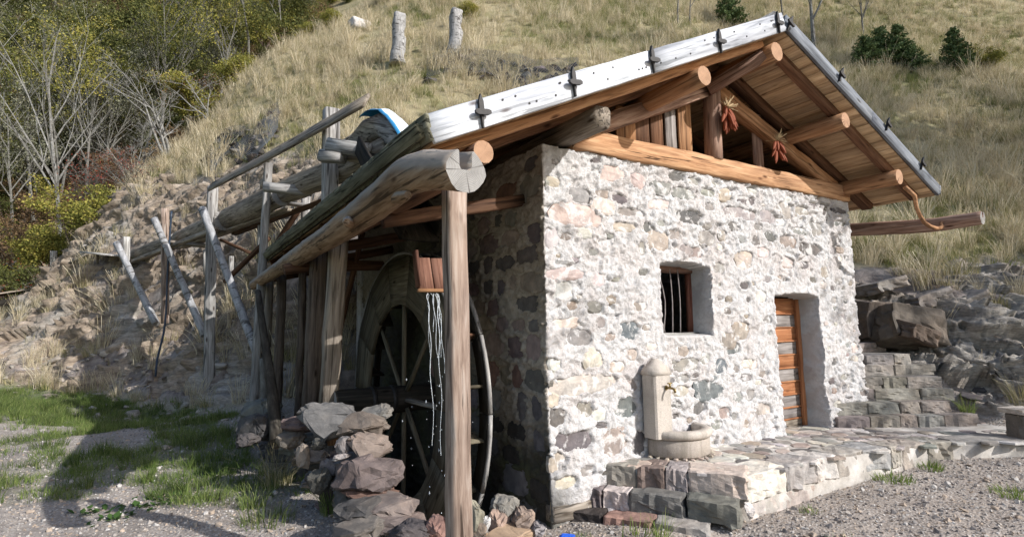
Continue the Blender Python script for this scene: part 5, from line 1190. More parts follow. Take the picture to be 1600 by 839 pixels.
# ------------------------------------------------------------ scattered growth (instances over the ground)
def blades_mesh(name, seed, n, h, rad, w_, lean, mat, head=False, segs=3):
    rg = random.Random(seed); v, f = [], []
    for i in range(n):
        a = rg.uniform(0, 6.283); r_ = rad*math.sqrt(rg.random()); bx_, by_ = math.cos(a)*r_, math.sin(a)*r_; L = rg.uniform(*h); la = a+rg.uniform(-1, 1); ln = rg.uniform(.1, 1)*lean
        dx, dy = math.cos(la), math.sin(la); sx, sy = -dy, dx; k = len(v); ww = w_*rg.uniform(.7, 1.3); ro = rg.uniform(0, 3.14); sx, sy = math.cos(ro), math.sin(ro)
        for j in range(segs+1):
            t = j/segs; off = ln*L*t*t; zz = L*t*(1-.25*ln*t); wj = ww*(1-t*.85)
            if head and t > .7: wj = ww*1.5*(1-abs(t-.88)*4)
            wj = max(wj, ww*.12); cx, cy = bx_+dx*off, by_+dy*off; v += [(cx-sx*wj/2, cy-sy*wj/2, zz), (cx+sx*wj/2, cy+sy*wj/2, zz)]
        f += [[k+2*j, k+2*j+1, k+2*j+3, k+2*j+2] for j in range(segs)]
    me = bpy.data.meshes.new(name); me.from_pydata(v, [], f); me.materials.append(mat); o = bpy.data.objects.new(name, me); return o
def leafy(name, cols, rough=.7, trans=.35, sc=.45):
    m, nt, b = new_mat(name, rough, .15); k = N(nt); g = k.n('ShaderNodeNewGeometry')
    r = k.math('ADD', k.math('MULTIPLY', g.outputs['Random Per Island'], .6), k.math('MULTIPLY', k.noise(g.outputs['Position'], sc, 3), .7))
    r = k.math('SUBTRACT', r, .12); c = k.ramp(r, [(i/(len(cols)-1), q) for i, q in enumerate(cols)]); k.l(c, b.inputs[0])
    tr = k.n('ShaderNodeBsdfTranslucent'); k.l(c, tr.inputs[0]); mx = k.n('ShaderNodeMixShader'); mx.inputs[0].default_value = trans
    k.l(b.outputs[0], mx.inputs[1]); k.l(tr.outputs[0], mx.inputs[2]); k.l(mx.outputs[0], nt.nodes['Material Output'].inputs[0]); return m
L_STRAW = leafy('dry_straw', [(.24, .19, .10), (.46, .38, .24), (.64, .56, .40), (.76, .70, .54)])
L_STRAWG = leafy('half_green_straw', [(.10, .12, .035), (.24, .23, .09), (.44, .38, .22), (.60, .53, .36)])
L_GREEN = leafy('green_grass_blades', [(.06, .10, .025), (.12, .18, .045), (.20, .26, .075), (.38, .37, .17)])
L_DKGRN = leafy('dark_green_grass_blades', [(.04, .07, .02), (.08, .12, .035), (.14, .18, .06), (.32, .30, .15)])
L_WEED = leafy('weed_leaves', [(.03, .07, .02), (.06, .12, .03), (.12, .19, .06)])
def coll(name, objs):
    c = bpy.data.collections.new(name)
    for o in objs: c.objects.link(o)
    return c
TALL = coll('tall_dry', [blades_mesh('tall_clump', i, 46, (.30, .85), .17, .011, .55, L_STRAW, True, 4) for i in range(4)])
L_HILLG = leafy('greenish_hill_grass', [(.07, .10, .03), (.14, .17, .05), (.24, .25, .09), (.40, .37, .20)])
HILLG = coll('green_hill', [blades_mesh('green_clump', 50+i, 60, (.10, .38), .22, .011, .7, L_HILLG, False, 3) for i in range(3)])
MIXG = coll('mixed_dry', [blades_mesh('mixed_clump', 10+i, 52, (.15, .50), .20, .012, .7, L_STRAWG, False, 3) for i in range(4)])
LOW = coll('low_green', [blades_mesh('low_clump', 20+i, 60, (.03, .12), .14, .007, .8, L_GREEN if i < 3 else L_DKGRN, False, 2) for i in range(4)])
TUFT = coll('tuft_green', [blades_mesh('tuft_clump', 30+i, 60, (.10, .34), .08, .008, .8, L_DKGRN if i < 2 else L_GREEN, False, 3) for i in range(3)])
def peb(i, mat):
    me = rock_mesh('pebble', 800+i, mat, 9, .4); return bpy.data.objects.new('pebble', me)
M_PEB = [plain('gravel_%s' % n, c, .9, 0, .3, 3) for n, c in (('light', (.42, .395, .37)), ('mauve', (.33, .295, .265)), ('dark', (.17, .155, .15)), ('tan', (.36, .29, .23)))]
PEB = coll('gravel_pebbles', [peb(i, M_PEB[i % 4]) for i in range(8)])
def scatter(name, label, col, attr, dens, smin, smax, tilt=.15, seed=0, base=GROUND, align=False):
    me = bpy.data.meshes.new(name); o = bpy.data.objects.new(name, me); C.objects.link(o); tag(o, label, None, None, 'stuff')
    g = bpy.data.node_groups.new(name, 'GeometryNodeTree'); g.interface.new_socket('Geometry', in_out='OUTPUT', socket_type='NodeSocketGeometry')
    n = g.nodes.new; l = g.links.new; out = n('NodeGroupOutput'); oi = n('GeometryNodeObjectInfo'); oi.inputs['Object'].default_value = base; oi.transform_space = 'RELATIVE'
    dp = n('GeometryNodeDistributePointsOnFaces'); at = n('GeometryNodeInputNamedAttribute'); at.data_type = 'FLOAT'; at.inputs['Name'].default_value = attr
    mu = n('ShaderNodeMath'); mu.operation = 'MULTIPLY'; mu.inputs[1].default_value = dens; l(at.outputs['Attribute'], mu.inputs[0]); l(oi.outputs['Geometry'], dp.inputs['Mesh']); l(mu.outputs[0], dp.inputs['Density']); dp.inputs['Seed'].default_value = seed
    ip = n('GeometryNodeInstanceOnPoints'); ci = n('GeometryNodeCollectionInfo'); ci.inputs['Collection'].default_value = col; ci.inputs['Separate Children'].default_value = True; ci.inputs['Reset Children'].default_value = True
    ip.inputs['Pick Instance'].default_value = True; l(dp.outputs['Points'], ip.inputs['Points']); l(ci.outputs[0], ip.inputs['Instance'])
    rv = n('FunctionNodeRandomValue'); rv.data_type = 'FLOAT_VECTOR'; rv.inputs[0].default_value = (-tilt, -tilt, 0); rv.inputs[1].default_value = (tilt, tilt, 6.283); l(rv.outputs[0], ip.inputs['Rotation'])
    rs = n('FunctionNodeRandomValue'); rs.data_type = 'FLOAT'; rs.inputs[2].default_value = smin; rs.inputs[3].default_value = smax; rs.inputs['Seed'].default_value = seed+5; l(rs.outputs[1], ip.inputs['Scale'])
    l(ip.outputs[0], out.inputs[0]); md = o.modifiers.new('scatter', 'NODES'); md.node_group = g; return o
scatter('tall_dry_grass', 'tall dry straw-coloured grass covering the hillside', TALL, 'ddry', 8.0, .4, .95, .2, 1)
scatter('tussocks', 'big pale tussocks standing out of the dry grass', TALL, 'ddry', .35, 1.1, 1.6, .3, 21)
scatter('low_dry_grass', 'shorter half-green dry grass between the tall stalks', MIXG, 'ddry', 9.0, .4, .95, .25, 2)
scatter('green_hill_grass', 'greener grass growing in patches among the dry stalks', HILLG, 'dhill', 9.0, .5, 1.1, .25, 12)
scatter('lawn_grass', 'short green grass on the clearing', LOW, 'dgreen', 55.0, .5, 1.5, .2, 3)
scatter('grass_tufts', 'taller green grass tufts standing in the short grass', TUFT, 'dgreen', 9.0, .3, 1.0, .2, 4)
scatter('gravel', 'loose gravel and small stones on the ground', PEB, 'dgravel', 380.0, .012, .038, 3.1, 5)
scatter('gravel_stones', 'larger loose stones on the gravel', PEB, 'dgravel', 22.0, .03, .075, .5, 6)

# ------------------------------------------------------------ trees and bushes
def tube(v, f, a, b, ra, rb, n=5):
    d = (b-a); 
    if d.length < 1e-4: return
    d.normalize(); u = d.orthogonal().normalized(); w_ = d.cross(u); k = len(v)
    for (p, r_) in ((a, ra), (b, rb)):
        for i in range(n):
            t = 2*math.pi*i/n; v.append(p+u*math.cos(t)*r_+w_*math.sin(t)*r_)
    f += [[k+i, k+(i+1) % n, k+n+(i+1) % n, k+n+i] for i in range(n)]
def grow(seed, H, r0, spread=.6, levels=3, kids=(5, 4, 4), wig=.12, up=.35, lean=(0, 0), start=.3, stems=1):
    rg = random.Random(seed); v, f, tips = [], [], []
    def br(p, d, L, r_, lev):
        n = max(3, int(5-lev)); seg = L/n; q = p; pts = [(q, r_)]
        for i in range(n):
            d = (d+Vector((rg.gauss(0, wig), rg.gauss(0, wig), rg.gauss(0, wig)+up*.06))).normalized(); q2 = q+d*seed_seg(seg, rg); r2 = r_*(1-.75*(i+1)/n) if lev else r_*(1-.85*(i+1)/n)
            tube(v, f, q, q2, max(pts[-1][1], .006), max(r2, .005), 6 if lev == 0 else 4 if lev < 3 else 3); q = q2; pts.append((q, r2))
        if lev >= levels: tips.append(q); tips.append(pts[-2][0]); return
        for j in range(kids[min(lev, len(kids)-1)]):
            t = rg.uniform(start if lev == 0 else .2, 1); i = min(int(t*n), n-1); pp = pts[i][0].lerp(pts[i+1][0], t*n-i)
            a = rg.uniform(0, 6.283); side = Vector((math.cos(a), math.sin(a), 0)); dd = (d*(1-spread)+side*spread+Vector((0, 0, up*.6))).normalized()
            br(pp, dd, L*rg.uniform(.35, .6)*(1.1-t*.4), pts[i][1]*.6, lev+1)
        tips.append(q)
    for s in range(stems):
        a = rg.uniform(0, 6.283); sp = 0 if stems == 1 else .35
        br(Vector((0, 0, -.15)), Vector((lean[0]+math.cos(a)*sp, lean[1]+math.sin(a)*sp, 1)).normalized(), H*(rg.uniform(.75, 1) if s else 1), r0*(1 if stems == 1 else .7), 0)
    return v, f, tips
def seed_seg(s, rg): return s*rg.uniform(.85, 1.15)
def leaves(tips, seed, per, clump, size, drop=0.0, flat=.5):
    rg = np.random.RandomState(seed); T = np.array([tuple(t) for t in tips]); keep = rg.rand(len(T)) > drop; T = T[keep]
    c = np.repeat(T, per, 0)+rg.normal(0, clump, (len(T)*per, 3))*np.array([1, 1, flat]); n = len(c)
    a = rg.normal(0, 1, (n, 3)); a /= np.linalg.norm(a, axis=1)[:, None]; b = np.cross(a, rg.normal(0, 1, (n, 3))); b /= np.linalg.norm(b, axis=1)[:, None]
    s = (size*rg.uniform(.6, 1.3, n))[:, None]; a = a*s; b = b*s*.6
    v = np.stack([c-a*.5, c+b*.5, c+a*.5, c-b*.5], 1).reshape(-1, 3); f = np.arange(n*4).reshape(-1, 4); return v, f
def proto(kind, wood_mat, skel, lf=None, leaf_mat=None, berry=None):
    """returns list of (part name, mesh)"""
    v, f, tips = skel; out = []
    me = bpy.data.meshes.new('trunk'); me.from_pydata([tuple(q) for q in v], [], f); me.materials.append(wood_mat); out.append(('trunk', me))
    if lf:
        lv, lf_ = leaves(tips, *lf); me = bpy.data.meshes.new('crown'); me.from_pydata(lv.tolist(), [], lf_.tolist()); me.materials.append(leaf_mat); out.append(('crown', me))
    if berry:
        lv, lf_ = leaves(tips, *berry[:-1]); me = bpy.data.meshes.new('berries'); me.from_pydata(lv.tolist(), [], lf_.tolist()); me.materials.append(berry[-1]); out.append(('berries', me))
    return out
def plant(name, parts, label, cat, x, y, s=1.0, rz=0.0, group=None, z=None, tilt=(0, 0), sz=None):
    t = thing(name, label, cat, (x, y, (gz(x, y) if z is None else z)-.05), group); t.rotation_euler = (tilt[0], tilt[1], rz); t.scale = (s, s, sz or s)
    for n_, me in parts: link(n_, me, t)
    return t
F_OLIVE = leafy('olive_green_leaves', [(.04, .05, .018), (.085, .10, .032), (.15, .16, .05), (.30, .26, .09)], sc=.3)
F_YEL = leafy('yellow_green_leaves', [(.085, .10, .022), (.20, .21, .05), (.36, .33, .08), (.55, .43, .12)], sc=.4)
F_GREY = leafy('grey_green_sparse_leaves', [(.09, .10, .06), (.17, .18, .12), (.27, .27, .19), (.36, .33, .22)], sc=.4)
F_BRN = leafy('brown_autumn_leaves', [(.06, .04, .02), (.14, .09, .05), (.25, .165, .09), (.36, .25, .14)], sc=.4)
F_RED = leafy('russet_leaves', [(.07, .025, .02), (.16, .06, .04), (.26, .12, .07), (.30, .18, .10)], sc=.4)
F_DKG = leafy('dark_forest_leaves', [(.018, .026, .016), (.038, .05, .03), (.07, .085, .05), (.13, .135, .075)], sc=.3)
F_CON = leafy('spruce_needles', [(.05, .075, .03), (.085, .13, .05), (.14, .19, .07), (.20, .24, .10)], sc=.6, trans=.1)
F_BERRY = leafy('red_berries', [(.20, .02, .015), (.34, .04, .03), (.42, .07, .05)], trans=.05)
PR = {}
PR['olive'] = [proto('t', B_BROWN, grow(i, 6.5, .13, .65, 3, (8, 5, 4)), (i, 7, .32, .17, .05), F_OLIVE) for i in (1, 2)]
PR['yellow'] = [proto('t', B_BROWN, grow(i, 6.0, .11, .65, 3, (8, 5, 4)), (i, 7, .28, .15, .1), F_YEL) for i in (3, 4)]
PR['dark'] = [proto('t', B_DARK, grow(i, 7.0, .15, .65, 3, (9, 5, 4)), (i, 8, .38, .20, .0), F_DKG) for i in (5, 6)]
PR['grey'] = [proto('t', B_GREY, grow(i, 7.0, .10, .5, 3, (9, 5, 5), .14), (i, 6, .25, .11, .25), F_GREY) for i in (7, 8)]
PR['bare'] = [proto('t', B_GREY, grow(i, 5.0, .07, .55, 3, (7, 5, 4), .16), (i, 1, .2, .09, .6), F_BRN) for i in (9, 10)]
PR['brown'] = [proto('t', B_BROWN, grow(i, 2.4, .05, .6, 3, (6, 5, 4), .18, start=.1, stems=4), (i, 4, .16, .09, .1), F_BRN) for i in (11, 12)]
PR['russet'] = [proto('t', B_BROWN, grow(i, 3.6, .06, .6, 3, (6, 5, 4), .16, start=.15, stems=3), (i, 4, .2, .11, .1), F_BRN) for i in (13, 14)]
PR['willow'] = [proto('t', B_BROWN, grow(i, 2.6, .05, .6, 3, (7, 5, 4), .15, start=.05, stems=5), (i, 7, .18, .10, .05), F_YEL) for i in (15, 16)]
PR['berry'] = [proto('t', B_GREY, grow(i, 2.6, .045, .65, 3, (7, 5, 4), .2, start=.1, stems=4), (i, 1, .12, .07, .5), F_RED, (i+1, 1, .07, .045, .5, .8, F_BERRY)) for i in (17, 18)]
PR['green'] = [proto('t', B_BROWN, grow(i, 2.0, .04, .6, 3, (7, 5, 4), .15, start=.05, stems=4), (i, 8, .18, .09, .0), F_OLIVE) for i in (19, 20)]
def conifer(seed, H, rad):
    rg = random.Random(seed); v, f, tips = [], [], []; tube(v, f, Vector((0, 0, -.1)), Vector((0, 0, H)), H*.02+.01, .01, 6)
    n = int(H/.16)+4
    for i in range(n):
        z = H*(.06+.92*i/n); L = rad*(1-i/n)**.8+.08
        for j in range(7):
            a = rg.uniform(0, 6.28); e = Vector((math.cos(a)*L, math.sin(a)*L, z+L*rg.uniform(-.2, .35))); b_ = Vector((0, 0, z)); tube(v, f, b_, e, .012, .004, 3)
            for t in np.linspace(.25, 1, max(3, int(L/.09))): tips.append(b_.lerp(e, t))
    return v, f, tips
PR['spruce'] = [proto('t', B_DARK, conifer(21, 2.4, .75), (21, 7, .055, .11, .0, .8), F_CON), proto('t', B_DARK, conifer(22, 1.9, .85), (22, 7, .06, .11, .0, .8), F_CON)]
rg = random.Random(77)
def at(px, Z):
    """plan position from the bearing of an image pixel column and a chosen depth"""
    a = R(58)-math.atan((px-800)/860.0); d = Z/math.cos(math.atan((px-800)/860.0)); return -2.99+math.cos(a)*d, -4.2+math.sin(a)*d
FG = 'trees covering the wooded slope at the upper left'
LB = dict(olive=('dense olive green tree of the wooded slope at the upper left', 'olive_tree'), yellow=('yellowing autumn tree of the wooded slope at the upper left', 'x'), dark=('dark shaded tree of the wooded slope at the upper left', 'x'),
          grey=('grey thin-leaved tree of the wooded slope at the upper left', 'x'), russet=('russet leaved tree on the far wooded slope behind the crest', 'x'), bare=('leafless grey tree of the wooded slope at the upper left', 'x'))
USED = {}
ROWN = ('lowest of the wood', 'low in the wood', 'half way up', 'above half way', 'high in the wood', 'topmost of the wood')
KN = dict(olive='olive green leafy tree', yellow='yellowing autumn tree', dark='dark shaded leafy tree', grey='grey thin-leaved tree', russet='russet leaved tree', bare='leafless grey tree')
SPOT = ((-1e9, 'cut by the left edge'), (0, 'at the left edge'), (45, 'left of the leaning birch'), (90, 'right of the leaning birch'), (140, 'above the red berried bush'), (190, 'above the curling twigs'), (240, 'above the sweeping pale limbs'), (290, 'above the drooping branches'), (345, 'above the thin upright stems'), (400, 'just left of the dry crest'), (460, 'behind the dry crest'), (520, 'behind the crest boulder'), (575, 'beyond the left stump'))
def ftree(kind, px, Z, s, row):
    x, y = at(px, Z); lb = '%s, %s, %s' % (KN[kind], ROWN[row], [b for a, b in SPOT if px >= a][-1])
    if lb in USED:
        USED[lb] += 1; lb = ('smaller ' if USED[lb] == 1 else 'slimmer ')+lb
    else: USED[lb] = 0
    plant('broadleaf_tree' if kind != 'bare' else 'leafless_tree', PR[kind][rg.randrange(2)], lb, 'tree', x, y, s, rg.uniform(0, 6), FG)
for row, (Z, n, x0, x1, sc) in enumerate(((31, 8, -60, 190, .75), (36, 10, -60, 330, .85), (42, 11, -80, 400, 1.0), (49, 11, -80, 480, 1.1), (57, 12, -60, 560, 1.25), (67, 12, -40, 620, 1.5))):
    for i in range(n):
        px = x0+(x1-x0)*(i+rg.uniform(.1, .9))/n
        if px < 170: kd = rg.choice(['grey', 'grey', 'grey', 'russet', 'olive', 'yellow'])
        elif px < 360: kd = rg.choice(['yellow', 'olive', 'olive', 'dark', 'yellow'] if row > 1 else ['olive', 'yellow', 'grey'])
        elif px < 450: kd = rg.choice(['yellow', 'olive', 'dark', 'russet'])
        else: kd = rg.choice(['russet', 'russet', 'dark', 'bare'])
        ftree(kd, px, Z*rg.uniform(.95, 1.05), sc*rg.uniform(.75, 1.15), row)
def joined(parts):
    o = bpy.data.objects.new('bush', parts[-1][1]); return o
UND = coll('undergrowth', [joined(PR[k][i]) for k in ('brown', 'green', 'willow', 'green') for i in (0, 1)]+[joined(PR['green'][0]), joined(PR['brown'][0])])
FAR = coll('far_wood', [joined(PR[k][i]) for k in ('olive', 'olive', 'grey', 'yellow', 'olive') for i in (0, 1)])
scatter('undergrowth', 'brown and green undergrowth covering the floor of the wood', UND, 'dforest', .5, .4, 1.0, .15, 8)
scatter('far_wood', 'dense mass of far dark trees filling the wooded slope', FAR, 'dforest', .085, .7, 1.2, .08, 9)
TALLT = [proto('t', B_GREY, grow(60+i, 9.0, .10, .42, 3, (10, 5, 4), .06, start=.35), (60+i, 9, .30, .13, .08), (F_GREY, F_YEL, F_OLIVE)[i]) for i in range(3)]
TL = ('at the left edge', 'cut by the left edge, behind', 'left of the leaning birch', 'behind the leaning birch', 'right of the leaning birch', 'above the berried bush', 'over the curling twigs', 'above the sweeping limbs', 'above the drooping branches', 'over the thin upright stems', 'nearest the dry crest', 'farther up by the crest')
for i, (px, Z, k) in enumerate(((12, 27, 0), (-25, 30, 1), (48, 29, 2), (78, 31, 0), (118, 28.5, 1), (150, 30, 0), (205, 29, 2), (240, 31, 1), (285, 32, 2), (325, 34, 1), (372, 36, 2), (430, 40, 1))):
    x, y = at(px, Z); plant('tall_tree', TALLT[k], '%s tall slender tree with a visible trunk, %s' % (('thin-leaved grey', 'yellowish', 'green')[k], TL[i]), 'tree', x, y, rg.uniform(.85, 1.1), i)
# foreground of the wood: singled-out bare stems and shrubs
BW = bark('whitish_bark', [(.13, .125, .115), (.23, .225, .21), (.34, .335, .32)], (.14, .13, .12))
def special(name, label, cat, px, Z, parts, s=1.0, rz=0.0, tilt=(0, 0)):
    x, y = at(px, Z); return plant(name, parts, label, cat, x, y, s, rz, None, None, tilt)
special('birch_tree', 'slender whitish birch leaning left in front of the wood', 'tree', 90, 22, proto('t', BW, grow(31, 10.5, .10, .42, 3, (9, 5, 4), .07, start=.3), (31, 1, .2, .10, .4), F_GREY), 1, 0, (.0, -.14))
special('bare_tree', 'pale leafless tree with sweeping forked limbs beside the bank', 'tree', 252, 23, proto('t', BW, grow(32, 4.2, .10, .6, 3, (5, 4, 3), .16, start=.08, stems=3), None, None), 1.0, .5, (.1, -.35))
special('bare_tree', 'grey leafless bush with fine curling white twigs over the slope', 'bush', 205, 24, proto('t', BW, grow(33, 3.0, .06, .65, 3, (7, 5, 4), .2, start=.1, stems=3), None, None), 1.0, 0, (0, -.2))
special('bare_tree', 'bare bush with drooping pale arched branches near the crest', 'bush', 315, 26, proto('t', BW, grow(34, 3.0, .06, .7, 3, (6, 4, 4), .22, start=.1, stems=3), (34, 1, .12, .07, .5), F_RED), 1.0, 0, (.0, -.3))
special('bare_tree', 'pair of thin upright leafless stems left of the dry crest', 'tree', 355, 30, proto('t', BW, grow(35, 3.4, .05, .35, 2, (5, 4), .08, stems=2), None, None), 1.0)
special('berry_bush', 'red berried bush with tangled grey twigs on the left slope', 'bush', 135, 22, PR['berry'][0], 1.05)
special('berry_bush', 'low red berried bush at the left edge of the picture', 'bush', 22, 20, PR['berry'][1], .9)
special('berry_bush', 'small red berried bush just left of the rocky bank', 'bush', 190, 21, PR['berry'][1], .8, 2)
special('willow_bush', 'bright yellow-green bush above the plank walkway', 'bush', 110, 20.5, PR['willow'][0], 1.0)
special('willow_bush', 'olive yellow bush beside the rocky bank', 'bush', 60, 21.5, PR['willow'][1], .95)
special('green_bush', 'low dark green bush behind the plank walkway', 'bush', 25, 20.5, PR['green'][0], .8)
special('green_bush', 'fresh green bush under the bare sweeping limbs', 'bush', 150, 23, PR['green'][1], .8)
for i, (px, Z, k, s, l) in enumerate(((5, 23, 'brown', 1.2, 'brown withered bush at the far left edge'), (45, 25, 'brown', 1.3, 'tall brown withered bush below the white birch'), (110, 26, 'brown', 1.1, 'brown bush right of the birch trunk'),
        (235, 26, 'brown', 1.0, 'brown bush behind the pale sweeping limbs'), (300, 28, 'willow', 1.0, 'yellowish bush under the drooping pale branches'), (350, 29, 'willow', 1.0, 'yellow bush on the shoulder of the crest'),
        (180, 26, 'brown', 1.0, 'brown bush between the birch and the sweeping limbs'), (-20, 24, 'olive', .5, 'dark olive bush cut by the left edge'), (75, 23, 'brown', .8, 'low brown bush above the yellow-green one'))):
    special(k+'_bush' if k != 'olive' else 'olive_bush', l, 'bush', px, Z, PR[k][i % 2], s, i)
for (px, Z, s, l) in ((508, 28.5, .45, 'small yellow shrub on the crest left of the boulder'), (600, 31, .6, 'yellow shrub on the crest above the left stump'), (470, 29, .4, 'tiny yellow shrub lower on the crest'), (735, 25, .4, 'small yellowish shrub right of the right stump')):
    special('yellow_shrub', l, 'shrub', px, Z, PR['willow'][1], s)
# upper right meadow
def cspec(px, Z, s, i, l): special('spruce_shrub', l, 'conifer', px, Z, PR['spruce'][i], s, px)
cspec(1166, 28.5, 1.1, 0, 'small spruce just above the roof ridge')
for px, Z, s, i, l in ((1385, 23, .85, 1, 'leftmost low juniper-like conifer of the clump on the meadow'), (1412, 23.5, 1.0, 1, 'tallest conifer in the middle of the low clump'), (1440, 23, .9, 0, 'conifer on the right side of the low clump'), (1462, 22.5, .7, 1, 'smallest conifer at the right end of the low clump'), (1532, 22, .85, 0, 'lone small spruce right of the conifer clump')): cspec(px, Z, s, i, l)
special('bare_tree', 'thin pale leafless tree standing behind the right roof slope', 'tree', 1303, 26.5, proto('t', BW, grow(41, 5.0, .12, .5, 3, (9, 5, 3), .06), None, None), 1.0)
special('bare_tree', 'thin bare grey sapling above the bleached verge', 'tree', 1080, 27.0, proto('t', B_GREY, grow(42, 4.2, .06, .45, 3, (8, 4, 3), .07), None, None), 1.0)
special('bare_tree', 'second bare sapling close to the ridge top', 'tree', 1100, 27.5, proto('t', B_GREY, grow(43, 3.6, .05, .45, 3, (8, 4, 3), .08), None, None), 1.0)
special('bare_tree', 'faint bare sapling high on the right meadow', 'tree', 1255, 30, proto('t', B_GREY, grow(44, 4.0, .06, .45, 3, (8, 4, 3), .08), None, None), 1.0)
special('bare_tree', 'bare sapling at the top edge right of the pale tree', 'tree', 1385, 29, proto('t', B_GREY, grow(45, 3.6, .06, .45, 3, (8, 4, 3), .08), None, None), 1.0)
special('yellow_shrub', 'yellowing low shrub at the right edge of the meadow', 'shrub', 1575, 22, PR['willow'][0], .5)
# trees outside the picture; valley-side ones added to shade stairs, cliff and meadow
def shade_tree(l, x, y, H, r0, lf, seed, mt=F_OLIVE, kids=(9, 5, 4)):
    plant('broadleaf_tree', proto('t', B_BROWN, grow(seed, H, r0, .62, 3, kids, .13, start=.4), lf, mt), l, 'tree', x, y, 1.0, seed)
shade_tree('unseen leafy tree added on the valley side to shade the staircase', 14.0, -10.8, 8.2, .16, (51, 3, .32, .17, .2), 51, kids=(9, 4, 4))
shade_tree('unseen leafy tree added on the valley side to shade the cliff', 19.0, -13.4, 12.5, .22, (52, 4, .45, .22, .2), 52)
shade_tree('unseen leafy tree added beside the right meadow for its shade', 22.0, -11.5, 15.0, .25, (53, 9, .5, .30, .0), 53)
shade_tree('unseen leafy tree added to shade the foot of the right meadow', 28.0, -12.5, 19.0, .3, (54, 10, .6, .36, .0), 54)
shade_tree('unseen leafy tree added to shade the higher right meadow', 34.0, -10.0, 20.0, .3, (55, 10, .6, .36, .0), 55)
shade_tree('sparse tree behind the viewer right', 3.6, -12.8, 10.0, .13, (56, 2, .4, .15, .35), 56, F_YEL)
# ------------------------------------------------------------ rockfall netting
M_WIRE = plain('grey_wire', (.20, .21, .22), .5, .6); M_DKROCK = cliff_mat()
def net(label, px0, px1, Z0, Z1, n1, n2):
    t = thing('rockfall_net', label, 'wire net', (*at((px0+px1)/2, (Z0+Z1)/2), 0)); t.location.z = gz(t.location.x, t.location.y); v, f = [], []
    def P_(a, b, up): 
        x, y = at(px0+(px1-px0)*a, Z0+(Z1-Z0)*b+.6*math.sin(a*7)); return Vector((x, y, gz(x, y)+up+.10*float(vn(x*1.5, y*1.5, 0, 6))))
    for i in range(-n2, n1):
        for sgn in (0, 1):
            pv = None
            for j in range(n2*2+1):
                b = j/(n2*2); a = (i+b*n2)/n1; a = a if sgn == 0 else 1-a
                if 0 <= a <= 1:
                    p = P_(a, b, .26)
                    if pv is not None: tube(v, f, pv, p, .007, .007, 3)
                    pv = p
                else: pv = None
    me = bpy.data.meshes.new('wire_mesh'); me.from_pydata([tuple(q) for q in v], [], f); me.materials.append(M_WIRE); o = link('wire_mesh', me, t); o.matrix_local = t.matrix_basis.inverted(); o['kind'] = 'stuff'
    rr = random.Random(px0)
    for i in range(110):
        p = P_(rr.random(), rr.uniform(.05, .95), .0); s = rr.uniform(.3, .75); q = link('rock', ROCKF[rr.randrange(10)], t, None, hue('KKD'[rr.randrange(3)], rr)); q.matrix_local = t.matrix_basis.inverted() @ TRS(p, (rr.uniform(-.5, .5), rr.uniform(-.5, .5), rr.uniform(0, 6)), (s, s*.7, s*.45))
net('dark rocks held under diamond wire netting above the roof', 665, 915, 18.6, 20.6, 52, 14)
net('grey rock bulge wrapped in wire netting left of the flume', 318, 425, 17.8, 20.5, 26, 22)
# ------------------------------------------------------------ small plants near the camera
def tuft(label, p, n, h, rad, mat, seed, w_=.008, lean=.8, head=False):
    o = blades_mesh('grass_tuft', seed, n, h, rad, w_, lean, mat, head, 4); C.objects.link(o); o.location = (p[0], p[1], (gz(p[0], p[1]) if len(p) < 3 else p[2])-.01); return tag(o, label, 'grass tuft')
tuft('bright green tuft at the foot of the rubble pier', (-1.644, 1.124, 0.020)[:2], 130, (.15, .42), .10, L_GREEN, 61, .007)
tuft('long drooping yellowish tuft left of the rubble wall', (-1.910, 2.420, 0.050)[:2], 170, (.2, .55), .16, L_STRAWG, 62, .006, 1.1)
tuft('green tuft left of the drooping yellowish tuft', (-2.224, 1.750, 0.020)[:2], 110, (.1, .28), .12, L_GREEN, 63)
tuft('low wide green tuft in the foreground', (-2.179, 1.260, 0.000)[:2], 200, (.06, .22), .24, L_DKGRN, 64)
tuft('dark green upright tuft on the track', (-3.714, 8.031, 0.030)[:2], 120, (.15, .4), .12, L_DKGRN, 65)
tuft('dark tuft at the foot of the tall trestle post', (-2.626, 4.771, 0.050)[:2], 120, (.12, .36), .16, L_DKGRN, 66)
tuft('round green tuft in the middle of the track', (-4.322, 5.946, 0.000)[:2], 180, (.08, .26), .22, L_DKGRN, 67)
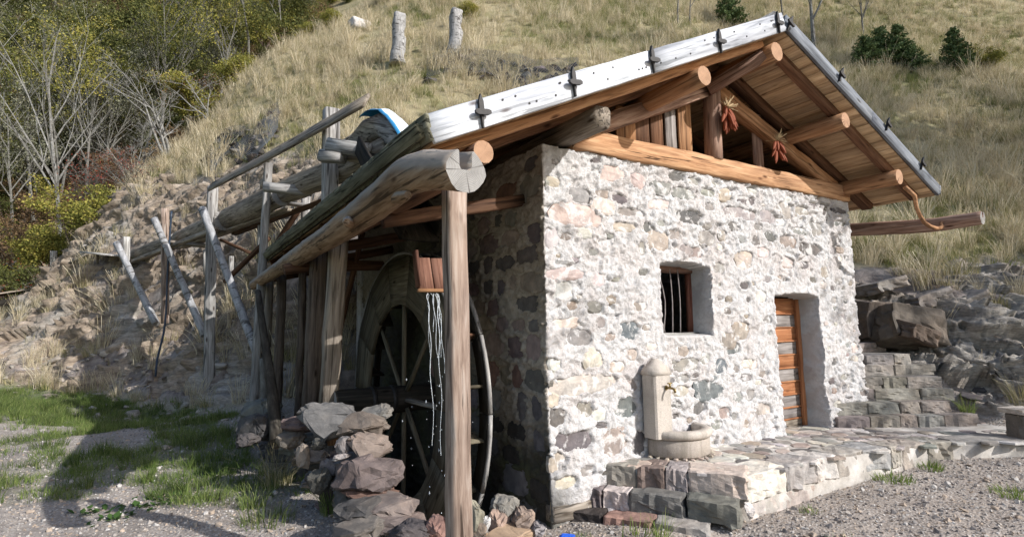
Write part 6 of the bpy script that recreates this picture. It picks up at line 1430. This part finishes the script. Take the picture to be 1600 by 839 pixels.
tuft('grass tuft growing on the lowest stair at the cliff', (6.445, -0.914, 0.379), 90, (.12, .35), .08, L_GREEN, 68)
tuft('green weeds along the kerb of the terrace', (3.578, -1.207, 0.060)[:2], 160, (.03, .11), .20, L_GREEN, 69, .012)
tuft('small green weeds under the kerb bend', (4.275, -1.287, 0.070)[:2], 110, (.03, .12), .13, L_GREEN, 70, .012)
tuft('green weed patch on the gravel at the right edge', (3.863, -2.138, 0.060)[:2], 200, (.03, .10), .22, L_GREEN, 71, .012)
tuft('tiny weed on the gravel below the kerb', (2.022, -1.203, 0.020)[:2], 70, (.02, .07), .10, L_GREEN, 72, .01)
tuft('dry stalks hanging over the cliff edge right', (9.556, 0.063, 2.548), 160, (.2, .6), .3, L_STRAWG, 73, .01, 1.0)
WEEDL = ['broad-leaved weed nearest the rubble wall, right of the others', 'broad-leaved weed just left of the rightmost weed', 'broad-leaved weed lower left on the pale gravel', 'broad-leaved weed above the middle of the stony track', 'broad-leaved weed nearest the bottom edge', 'broad-leaved weed close to the low wide grass tuft', 'broad-leaved weed beside the round green tuft']
WEEDP = [(-2.893, 2.630, 0.010), (-3.078, 2.384, 0.010), (-3.505, 2.452, 0.010), (-3.054, 4.005, 0.010), (-3.309, 2.063, 0.010), (-2.477, 3.340, 0.010), (-4.112, 6.927, 0.010)]
for i, p in enumerate(WEEDP):
    rr = random.Random(i+5); v, f = [], []
    for j in range(34):
        a = rr.uniform(0, 6.283); L = rr.uniform(.05, .11); e = rr.uniform(.1, .9); d = Vector((math.cos(a), math.sin(a), e)).normalized(); sd_ = Vector((-math.sin(a), math.cos(a), 0))*L*.28; o_ = Vector((rr.gauss(0, .09), rr.gauss(0, .09), .0)); k = len(v)
        v += [o_, o_+d*L*.5+sd_, o_+d*L+Vector((0, 0, -.01)), o_+d*L*.5-sd_]; f.append([k, k+1, k+2, k+3])
    o = mesh_obj('leafy_weed', v, f, L_WEED); o.location = (p[0], p[1], gz(p[0], p[1])); tag(o, WEEDL[i], 'weed', 'broad-leaved weeds on the track')
